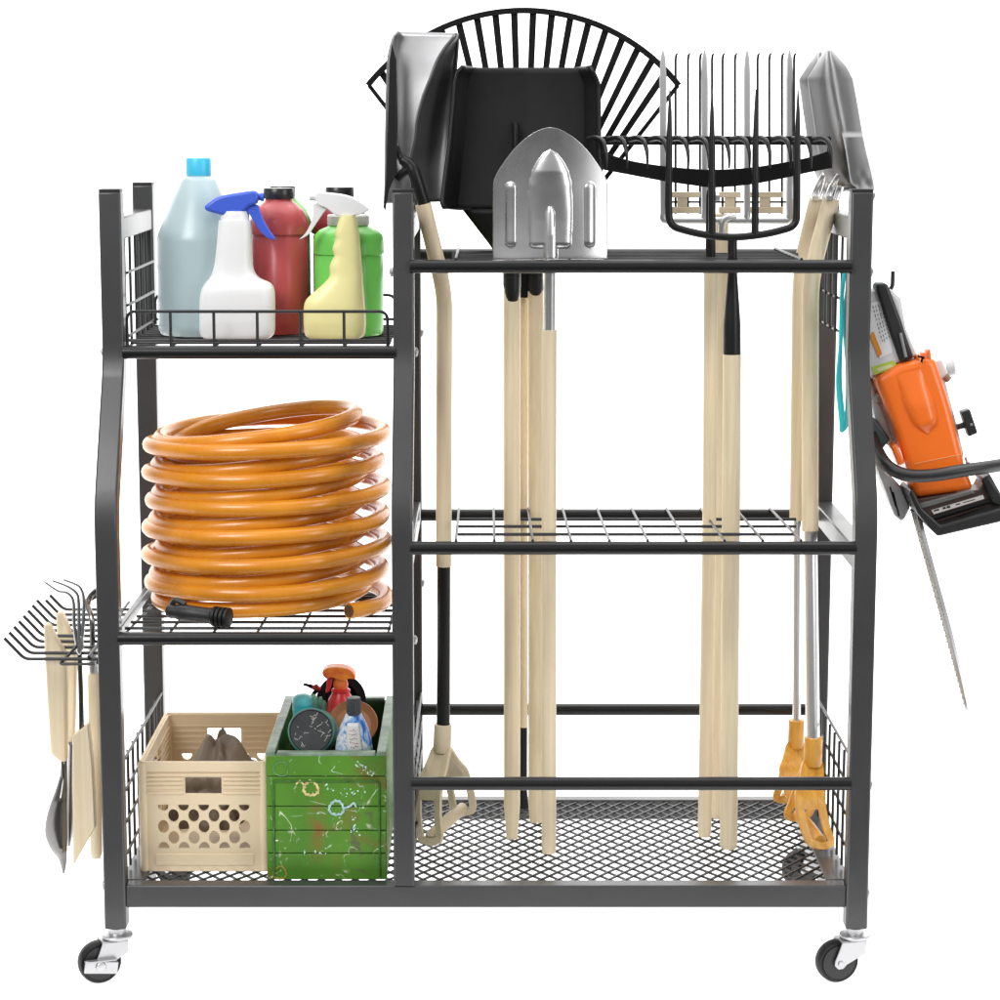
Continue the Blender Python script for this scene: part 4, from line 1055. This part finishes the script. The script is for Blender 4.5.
    def bpat():
        m = bpy.data.materials.new('blue_white_label'); m.use_nodes = True; N = m.node_tree.nodes; L = m.node_tree.links; b = N['Principled BSDF']; b.inputs['Roughness'].default_value = 0.3
        tc = N.new('ShaderNodeTexCoord'); n = N.new('ShaderNodeTexNoise'); n.inputs['Scale'].default_value = 34; n.inputs['Detail'].default_value = 5; n.inputs['Distortion'].default_value = 1.5
        L.new(tc.outputs['Object'], n.inputs['Vector']); r = N.new('ShaderNodeValToRGB'); r.color_ramp.interpolation = 'LINEAR'
        st = [(0.30, (0.02, 0.07, 0.30)), (0.42, (0.05, 0.22, 0.60)), (0.50, (0.50, 0.62, 0.72)), (0.56, (0.72, 0.74, 0.75)), (0.66, (0.12, 0.30, 0.55)), (0.75, (0.04, 0.10, 0.20))]
        while len(r.color_ramp.elements) < len(st): r.color_ramp.elements.new(.5)
        for e, (p, c_) in zip(r.color_ramp.elements, st): e.position = p; e.color = (*c_, 1)
        L.new(n.outputs['Fac'], r.inputs[0]); L.new(r.outputs[0], b.inputs['Base Color']); return m
    k = M(735, Yc); z = lambda py: Zof(py, Yc)
    obj('body', B().lathe([(18 * k, zb2_), (19 * k, zb2_ + .004), (19 * k, z(754)), (18.6 * k, z(746)), (17 * k, z(737)), (14 * k, z(727)), (10.5 * k, z(719)), (8.5 * k, z(715)), (7.5 * k, z(713))], (cx.x, Yc, 0), 40, sy=.8), bpat(), t2, smooth=60)
    lb = B(); pl = [(346, 728), (352, 723), (360, 727), (364, 744), (362, 752), (352, 752), (347, 740)]
    lbp = [(P(x, y, Yc - .026).x, P(x, y, Yc - .026).z) for x, y in pl]
    def fl(u, v):
        py = lerp(724, 752, v); xl = lerp(347, 349, v) - 1.5 * math.sin(PI * v); xr = lerp(358, 363, v); px = lerp(xl, xr, u); xx = P(px, py, Yc - .02).x
        rad = interp([(715, 8.5), (719, 10.5), (727, 14), (737, 17), (746, 18.6), (754, 19)], py) * k; dx = min(abs(xx - cx.x), rad * .98)
        return Vector((xx, Yc - .8 * math.sqrt(rad * rad - dx * dx) - .0006, Zof(py, Yc - .02)))
    lb.grid(fl, 8, 8); l_ = obj('label', lb, mat('white_label', (0.72, 0.72, 0.70), 0.5, var=.12, vscale=60), t2, solid=.0004)
    mk = B(); rnd = random.Random(3)
    for i in range(5):
        for j in range(4):
            a, b_ = fl(.2 + .15 * j, .25 + .14 * i), fl(.2 + .15 * j + rnd.uniform(.05, .12), .25 + .14 * i + rnd.uniform(-.05, .05)); mk.tube([a + Vector((0, -.0004, 0)), b_ + Vector((0, -.0004, 0))], .0005, 5)
    obj('label_print', mk, mat('dull_red_ink', (0.35, 0.06, 0.08), .6), l_)
    cp = B(); n = 40; rs = []
    for (kk, py) in ((1, 714.5), (1, 701), (.93, 697.5), (.0005, 697)):
        rs.append([Vector((cx.x + 7.4 * k * kk * (1 - .07 * (j % 2)) * math.cos(2 * PI * j / n), Yc + 7.4 * k * kk * (1 - .07 * (j % 2)) * math.sin(2 * PI * j / n), z(py))) for j in range(n)])
    obj('cap', cp.rings(rs), mat('dark_slate_cap', (0.05, 0.06, 0.065), .4), t2, smooth=25)
    # brown saucer
    Yc = Yf + 0.13; c = P(353, 724, Yc); k = M(720, Yc); ax = Vector((0.05, -0.8, 0.6)).normalized()
    obj('saucer', B().lathe([(0.001, -.012), (16 * k, -.012), (20 * k, -.006), (24.8 * k, .004), (24 * k, .0055), (18 * k, -.003), (0.001, -.007)], c, 48, axis=ax), mat('terracotta', (0.34, 0.14, 0.055), .55, var=.2, vscale=25), label='brown terracotta saucer leaning behind the dark capped bottle in the green box', cat='saucer')
    # red sprayer with orange head
    Yc = Yf + 0.19; c = P(341, 705, Yc); k = M(690, Yc); z = lambda py: Zof(py, Yc); RD = plast('bright_red_plastic', (0.62, 0.025, 0.025), .3)
    OR = mat('orange_yellow_plastic', (0.85, 0.30, 0.03), .35, var=.5, vscale=60, dark=(0.75, 0.06, 0.03))
    t3 = thing('spray_bottle', 'small red spray bottle with an orange and red trigger head rising from the green box', 'spray bottle', (c.x, Yc, zb2_))
    obj('body', B().lathe([(20 * k, zb2_), (21 * k, zb2_ + .004), (18 * k, z(730)), (14 * k, z(708)), (12.5 * k, z(699)), (9 * k, z(693)), (7, 0)][:-1] + [(8.5 * k, z(692)), (9.5 * k, z(691)), (9.5 * k, z(689.5)), (7 * k, z(688))], (c.x, Yc, 0), 32), RD, t3)
    obj('collar', B().lathe([(7 * k, z(689)), (7.5 * k, z(684)), (6.5 * k, z(680)), (5.5 * k, z(674))], (c.x, Yc, 0), 24), OR, t3)
    hp = [(322.5, 671), (327, 666.5), (335, 665.3), (345, 666), (352, 669), (355.5, 674), (355, 677.5), (349, 677), (345, 680), (339, 678), (332, 675.5), (327, 677)]
    obj('trigger_head', B().prism(px_poly([tuple(q) for q in smooth_poly(hp, 3)], Yc), Yc - .013, Yc + .013), OR, t3, bevel=.004, seg=3, smooth=50)
    obj('trigger', B().prism(px_poly([tuple(q) for q in smooth_poly([(328, 675), (333, 676), (332, 683), (330, 690), (326, 692), (326.5, 686)], 3)], Yc), Yc - .007, Yc + .007), RD, t3, bevel=.002)
    # black reel
    Yc = Yf + 0.255; c = P(341, 700, Yc); k = M(700, Yc)
    obj('cable_reel', B().lathe([(16 * k, -.014), (24.5 * k, -.014), (24.5 * k, .014), (16 * k, .014), (16 * k, -.014)], c, 44, axis=(0.1, -.92, .3)), BLACKM, label='black ring shaped reel standing behind the red sprayer in the green box', cat='reel', smooth=40)
    # pliers
    Yc = Yf + 0.215; t4 = thing('pliers', 'small black handled pliers with a red joint poking out left of the red sprayer', 'pliers', P(314, 690, Yc))
    obj('handle', B().tube(smooth_poly([P(303.5, 684, Yc), P(310, 686, Yc), P(315, 688, Yc)], 4, False), [.0022] * 4 + [.003] * 5, 10), BLACKM, t4)
    obj('joint', B().tube([P(312.5, 688, Yc - .002), P(316, 686.8, Yc - .002), P(320, 689.5, Yc - .002)], [.003, .0048, .003], 10), plast('red_grip', (.45, .03, .04)), t4)
    obj('jaw', B().tube(smooth_poly([P(319, 688, Yc), P(313, 695, Yc), P(311, 704, Yc)], 4, False), .0032, 10), BLACKM, t4)
    # teal bottle and green bottle
    TB = plast('turquoise_plastic', (.03, .44, .52), .3)
    Yc = Yf + 0.17; c = P(302.5, 705, Yc); k = M(705, Yc); z = lambda py: Zof(py, Yc)
    t5 = thing('turquoise_tub', 'turquoise tub behind the black lid at the left of the green box', 'tub', (c.x, Yc, zb2_))
    obj('body', B().lathe([(9 * k, zb2_), (9.5 * k, z(735)), (10 * k, z(712)), (10 * k, z(703))], (c.x, Yc, 0), 28), TB, t5)
    obj('lid', B().lathe([(10 * k, z(704)), (10.5 * k, z(702)), (9.5 * k, z(697)), (6 * k, z(694.5)), (.001, z(694))], (c.x, Yc, 0), 28), mat('light_turquoise', (.12, .56, .62), .35, var=.3, vscale=60), t5)
    Yc = Yf + 0.20; c = P(317, 705, Yc); t6 = thing('rubber_glove', 'pale green rounded rubber glove tucked between the turquoise tub and the reel', 'glove', (c.x, Yc, zb2_))
    GG = plast('pale_green_rubber', (.18, .46, .34), .45)
    obj('palm', B().lathe([(6 * k, zb2_), (7 * k, z(725)), (6.5 * k, z(705)), (5 * k, z(697)), (2 * k, z(694.5)), (.001, z(694))], (c.x - .006, Yc, 0), 20), GG, t6)
    for dx, top in ((3.5, 697), (7, 701)): obj('finger', B().tube([P(317 + dx - 1, 722, Yc), P(317 + dx, top + 3, Yc), P(317 + dx, top, Yc)], [.004, .0042, .002], 10), GG, t6)
gbox()

# ================================================================== HAND TOOLS ON THE LEFT HOOKS
def flat_handle(poly, Y, th, m, t, bev=0.006):
    return obj('handle', B().prism(px_poly(poly, Y), Y - th, Y + th), m, t, bevel=bev, seg=4, smooth=45)
def trowels():
    Y = 0.087
    t = thing('hand_trowel', 'wooden handled hand trowel hanging blade down, its shiny leaf blade lowest and furthest left', 'trowel', P(57, 873, Y))
    flat_handle([tuple(q) for q in [(44.5, 625), (47, 621.5), (51, 625), (58.5, 640), (66, 652), (67.5, 680), (67.3, 762), (60, 760), (51.5, 752), (47.5, 690), (45.5, 650)]], Y, 0.010, WOOD, t)
    b = B()
    E = [(762, 61.5, 66.3), (775, 60.5, 66.3), (790, 56, 66.4), (805, 50.5, 66.5), (820, 46.6, 66.6), (832, 45.6, 66.7), (842, 48, 66.7), (852, 53.5, 66.6), (858, 58.5, 66.3), (864, 61, 65.8), (873, 63.2, 64.2)]
    def fn(u, v):
        py = lerp(762, 873, v); a = sinterp([(e[0], e[1]) for e in E], py); c = sinterp([(e[0], e[2]) for e in E], py)
        return P(lerp(a, c, u), py, Y - 0.026 * math.sin(PI * (0.15 + 0.6 * u)) * min(1, (c - a) / 14))
    b.grid(fn, 16, 44); obj('blade', b, SMOKE, t, solid=.0018, smooth=60)
    obj('tang', B().tube([P(63.5, 745, Y), P(64.5, 790, Y - .012), P(65.5, 830, Y - .014)], [.0048, .0042, .001], 12), SMOKE, t)
    Y = 0.19
    t = thing('hand_trowel', 'second hand trowel hanging behind the first, its dark blade edge showing', 'trowel', P(70, 845, Y))
    flat_handle([(57, 613), (60, 610), (64, 614), (75, 640), (77, 660), (76, 700), (74.5, 745), (66, 742), (62, 680), (58, 640)], Y, 0.010, WOOD, t)
    b = B(); E = [(742, 68, 73.5), (790, 66, 73.2), (820, 64, 73.5), (835, 65, 73), (846, 68, 70)]
    def fn2(u, v):
        py = lerp(742, 846, v); return P(lerp(interp([(e[0], e[1]) for e in E], py), interp([(e[0], e[2]) for e in E], py), u), py, Y - .02 * math.sin(PI * u))
    b.grid(fn2, 10, 24); obj('blade', b, SMOKE, t, solid=.0018, smooth=60)
    # small round-ended handle behind
    Y = 0.06
    t = thing('hand_cultivator', 'silver three tine hand cultivator hanging tines up with a slanted wooden handle', 'cultivator', P(85, 863, Y))
    flat_handle([(73.8, 734), (88.8, 722.5), (93, 760), (96, 826), (76, 861), (74.2, 862)], Y, 0.011, WOOD, t, .004)
    obj('shaft', B().tube([P(81.5, 730, Y), P(80.8, 690, Y), P(79.5, 650, Y)], [.0038, .0036, .0034], 12), SMOKE, t)
    g = B().prism(px_poly([(76.5, 640), (79, 637), (83.5, 632), (83.8, 648), (80, 656), (76.5, 652)], Y), Y - .004, Y + .004); obj('tine_holder', g, STEEL, t, bevel=.002)
    for q in ([(77, 645), (74.2, 625), (73.8, 606), (71.5, 597), (66, 592.5), (59.5, 591.5), (54.5, 589), (45, 582.3)], [(79, 640), (79, 620), (78.6, 602), (77, 594), (71, 588.5), (63, 584.5), (52.3, 580.8)], [(82.3, 636), (83.7, 615), (83.6, 598), (81, 589), (76, 584.5), (63.5, 579.8)]):
        pts = smooth_poly([P(x, y, Y - .002) for x, y in q], 4, False); n = len(pts); obj('tine', B().tube(pts, [lerp(.0028, .0014, i / (n - 1)) for i in range(n)], 10), BRIGHTW, t)
    Y = 0.13
    t = thing('hand_fork', 'hand tool with narrow round wooden handle and bright ferrule, hanging closest to the left post', 'hand fork', P(95, 858, Y))
    obj('handle', B().tube([P(93.0, 672, Y), P(94.8, 760, Y), P(96.2, 852, Y), P(96.4, 858, Y)], [.0078, .0086, .0088, .0062], 18), WOOD, t)
    obj('ferrule', B().tube([P(92.4, 648, Y), P(93, 674, Y)], .0078, 16), CHROME, t)
    g = B(); g.tube(smooth_poly([P(92.5, 650, Y), P(92, 620, Y), P(88, 606, Y + .02), P(90, 597, Y + .03), P(97, 590, Y + .03)], 5, False), .004, 10); obj('blade', g, SMOKE, t)
    g = B()
    p = px_poly([tuple(q) for q in smooth_poly([(83.5, 605), (86, 598), (91, 592.5), (97, 589), (101, 591), (98, 597), (90, 602)], 3)], Y + .05); g.prism(p, Y + .05, Y + .054); obj('hoe_plate', g, SMOKE, t, bevel=.001)
trowels()

# ================================================================== CORD AT THE RIGHT
def cord():
    m = plast('turquoise_cord', (.03, .58, .62), .35)
    b = B(); Y0 = 0.17
    for i, (xl, xr, bot, Y) in enumerate(((837.8, 846.5, 431, .165), (839.2, 847.6, 426, .20), (840.2, 848.5, 429, .235))):
        pts = smooth_poly([P(845, 268, Y), P(841.8, 300, Y), P(840.5, 345, Y - .004), P(xl, 382, Y - .004), P(xl + 3, 418, Y), P((xl + xr) / 2, bot, Y + .006), P(xr, 415, Y + .012), P(xr + 1, 370, Y + .012), P(xr - 2, 320, Y + .01), P(850, 268, Y + .006)], 6, False)
        b.tube(pts, .0029, 10)
    obj('cord_coil', b, m, label='turquoise cord hanging in loops from the side grid behind the right post', cat='cord', smooth=60)
cord()

# ================================================================== CHAINSAW
def chainsaw():
    Y = 0.13
    ORG_ = mat('chainsaw_orange', (0.90, 0.17, 0.012), .33, var=.06, vscale=8, coat=.2)
    GP_ = mat('light_grey_plastic', (.60, .60, .61), .4, var=.06, vscale=20); DK = mat('charcoal_plastic', (.015, .015, .015), .42, var=.2, vscale=40, bump=.1, bscale=400)
    t = thing('chainsaw', 'orange and black chainsaw hanging bar down from the right side of the rack', 'chainsaw', P(966, 712, Y))
    def pr(name, pts, y0, y1, m, bev=.003, par=None, sm=False, Yr=Y, seg=3):
        pts = [tuple(q) for q in smooth_poly(pts, 4)] if sm else pts
        return obj(name, B().prism(px_poly(pts, Yr), y0, y1), m, par or t, bevel=bev, seg=seg, smooth=45)
    body = pr('body', [(874.5, 379), (900, 364.5), (929, 357), (936, 361), (944, 384), (951, 407), (963.8, 457), (966, 468), (975.3, 490.5), (914, 498.5), (908, 470), (893, 425)], Y, Y + .11, ORG_, .010, seg=5)
    # raised tongue on the cover
    def tg(u, v):
        py = lerp(372, 432, v); c = lerp(908.5, 929.5, v); hw = interp([(0, 12), (.5, 14.5), (.8, 12.5), (.93, 8), (1, 1.5)], v)
        x = lerp(-1, 1, u); h = .009 * (1 - abs(x) ** 4) * min(1, v * 1.6 + .1) * min(1, (1 - v) * 7 + .05)
        return P(c + x * hw, py - x * 2.8, Y - .0005 - h)
    obj('cover_ridge', B().grid(tg, 16, 24), ORG_, body, smooth=60)
    obj('seam', B().tube([P(914.5, 464, Y - .0006), P(963, 454, Y - .0006)], .0007, 6), mat('seam_line', (.70, .30, .10), .5), body)
    pr('latch', [(889.5, 446), (895, 442.5), (904, 462), (897, 465)], Y - .012, Y + .02, ORG_, .003)
    fin = B()
    for (x, y) in ((917, 359.5), (923.5, 357.5), (928, 354.5)): fin.prism(px_poly([(x, y - 4), (x + 3, y - 5), (x + 4, y + 5), (x + 1, y + 6)], Y), Y + .004, Y + .03)
    obj('vent_fins', fin, ORG_, t, bevel=.001)
    lt = B(); lt.box(P(921, 357, Y - .003), (.009, .003, .0028), Matrix.Rotation(math.radians(15), 3, 'Y')); lt.box(P(922, 359.5, Y - .003), (.0028, .003, .008), Matrix.Rotation(math.radians(15), 3, 'Y')); obj('vent_mark', lt, BLACKM, t)
    # grey side housing with stickers
    hs = pr('side_housing', [(866, 300), (874, 291), (893, 289.5), (903, 300), (908, 330), (919.5, 357.5), (901, 363.5), (874, 377.5), (866, 381)], Y + .012, Y + .09, GP_, .005, seg=4)
    pr('rear_housing', [(866, 384), (873.5, 380), (892, 427), (901, 455), (888, 446), (876, 410)], Y + .03, Y + .09, GP_, .004)
    pr('right_cover', [(937, 364), (946, 361), (952, 374), (950, 384), (958, 415), (968, 455), (968, 462), (962, 452), (948, 400)], Y + .03, Y + .09, mat('white_cover', (.80, .80, .80), .4), .004)
    lay = Y + .0115
    def strip(name, pts, m, d=.0004): obj(name, B().prism(px_poly(pts, lay), lay - d, lay + .0006), m, hs)
    strip('sticker', [(871, 303), (881, 300.5), (893, 352), (880, 358), (870, 335)], mat('white_sticker', (.74, .74, .74), .4))
    strip('warning_stripe', [(871, 333), (873.5, 331.5), (882, 353.5), (878.5, 357.5), (870.5, 338)], mat('orange_sticker', (.72, .26, .02), .4), .0008)
    tx = B()
    for i in range(5):
        a, c = P(873 + i * 2.6, 306 - i * .6, lay - .0008), P(883 + i * 2.2, 344 - i * 1.5, lay - .0008)
        n = 9
        for j in range(n):
            u0 = j / n; u1 = u0 + random.uniform(.05, .09); tx.tube([lerp(a, c, u0), lerp(a, c, u1)], .00042, 5)
    obj('sticker_print', tx, mat('grey_print', (.12, .12, .12), .6), hs)
    strip('green_sticker', [(871.5, 367), (893, 360.5), (898.5, 366.5), (874.5, 375)], mat('lime_sticker', (.42, .55, .06), .4))
    strip('sticker_window', [(876, 368.5), (891, 364), (893.5, 366.8), (878, 371.8)], mat('pale_lime', (.62, .66, .34), .4), .0009)
    # rear handle
    pr('rear_handle', [(876, 286), (879, 284), (886, 283), (889.2, 286), (902, 321), (914.5, 358), (901, 363.5), (888, 325)], Y + .005, Y + .040, DK, .004)
    obj('trigger_lock', B().tube([P(900.4, 333, Y + .003), P(906, 357, Y + .003)], .0022, 8), mat('grey_lever', (.22, .22, .23), .35), t)
    # bits to the right
    obj('fuel_cap', B().lathe([(.012, 0), (.012, .010), (.009, .012)], P(946.5, 368, Y + .05), 20, axis=(.95, -.2, .25)), GP_, t)
    g = B(); g.tube([P(945, 376, Y + .03), P(949, 380, Y + .03)], .005, 12); obj('choke_knob', g, mat('brown_knob', (.25, .17, .13), .5), t)
    pr('tension_lever', [(962.5, 413), (971.5, 410), (979.5, 434), (970.5, 438)], Y + .01, Y + .03, DK, .002); obj('lever_pin', B().tube([P(957, 427, Y + .02), P(967, 424.5, Y + .02)], .0045, 10), DK, t); obj('lever_screw', B().lathe([(.0022, 0), (.0018, .001)], P(971.5, 424.5, Y + .010), 10, axis=(0, -1, 0)), ZINC, t)
    obj('side_screw', B().tube([P(877, 395, Y + .04), P(882, 399, Y + .02)], .0075, 14), mat('dull_brown_cap', (.35, .27, .24), .5), t); obj('edge_screw', B().tube([P(966.5, 458, Y + .03), P(968, 464, Y + .02)], .003, 10), ZINC, t)
    # front hand guard bar
    pts = smooth_poly([P(870, 432, Y + .03), P(876, 448, Y + .0), P(884, 462, Y - .03), P(896, 471.5, Y - .045), P(912, 475.8, Y - .05), P(935, 475, Y - .05), P(960, 471, Y - .045), P(985, 467.5, Y - .03), P(1008, 464, Y + .0)], 6, False)
    b = B(); b.sweep(pts, [(-.0075, -.005), (-.005, -.0075), (.005, -.0075), (.0075, -.005), (.0075, .005), (.005, .0075), (-.005, .0075), (-.0075, .005)]); obj('front_handle', b, DK, t, smooth=50)
    pr('handle_mount', [(869, 420), (876, 419), (893, 441), (886, 450), (879, 455), (871, 445)], Y + .02, Y + .05, mat('slate_plastic', (.05, .075, .08), .4), .003)
    # lower guard frame
    pr('guard_plate', [(905, 490), (909, 486), (919, 505), (937, 522), (1003, 503), (1009, 512), (1003, 517), (934, 533), (926, 525), (914, 510)], Y - .03, Y + .05, DK, .003)
    pr('guard_tray', [(916, 499), (979, 489), (985, 477), (989, 473), (1004, 500), (937, 523), (921, 508)], Y - .005, Y + .045, mat('dark_brown_plastic', (.055, .030, .024), .45), .002)
    pr('guard_upright', [(980, 478), (986, 473.5), (1004, 500), (1000, 506), (990, 502)], Y - .012, Y + .04, DK, .003)
    sk = pr('guard_sticker', [(930.5, 509.5), (982, 494.2), (983.5, 498), (933, 513.5)], Y - .0065, Y - .0045, mat('white_strip', (.70, .66, .63), .4), 0)
    g = B()
    for (x0, x1, ww) in ((934, 939, .0012), (943, 945.5, .0016), (947, 950, .0018), (956, 960, .0009), (963, 975, .0006)):
        f = lambda x: lerp(510.6, 496.8, (x - 932) / 50.0) + .7
        g.tube([P(x0, f(x0), Y - .0066), P(x1, f(x1), Y - .0066)], ww, 6)
    obj('sticker_print', g, mat('black_print', (.02, .02, .02), .6), sk)
    obj('guard_slot', B().tube([P(931, 519, Y - .008), P(990, 501, Y - .008)], .0035, 10), BLACKM, t)
    pr('grey_guard', [(917, 503), (970, 489), (974, 492), (920, 508)], Y - .010, Y + .01, mat('mid_grey_plastic', (.16, .16, .155), .4), .0015)
    # clutch cover and bar
    pr('clutch_cover', [(876.5, 462), (882, 466), (905, 490), (914, 511), (909, 522), (905, 525.5), (898, 519), (888, 492)], Y + .03, Y + .07, mat('scuffed_alloy', (.50, .50, .50), .35, .6, var=.3, vscale=25), .004)
    g = B()
    for (x0, y0, x1, y1) in ((890, 487, 896, 507), (893, 492, 899, 516)): g.tube([P(x0, y0, Y + .0295), P(x1, y1, Y + .0295)], .0011, 6)
    obj('cover_slot', g, BLACKM, t)
    rs = []
    for (px, py, hw) in ((912, 508, 5.2), (917, 528, 4.8), (930, 575, 4.6), (944, 625, 4.4), (957, 676, 3.6), (964, 703, 2.6), (966.4, 712, 1.2)):
        c = P(px, py, Y + .05); q = hw * M(py, Y) * .92; e = .036 if py < 690 else (.026 if py < 706 else .012)
        rs.append([c + Vector((-q, -e * .8, 0)), c + Vector((0, -e, 0)), c + Vector((q, -e * .8, 0)), c + Vector((q, e * .8, 0)), c + Vector((0, e, 0)), c + Vector((-q, e * .8, 0))])
    bar = obj('guide_bar', B().rings(rs), STEEL, t, smooth=30)
    g = B(); n = 64
    for i in range(n):
        u = (i + .5) / n; py = lerp(525, 705, u); px = lerp(916, 964.5, u); c = P(px, py, Y + .05 - .0345)
        s = -1 if i % 2 else 1
        g.box(c + Vector((s * .0005, 0, 0)), (.0022, .003, .0026), Matrix.Rotation(math.radians(14 + 8 * s), 3, 'Y'))
    obj('saw_chain', g, mat('chain_steel', (.55, .55, .55), .35, .9), bar, bevel=.0004)
chainsaw()
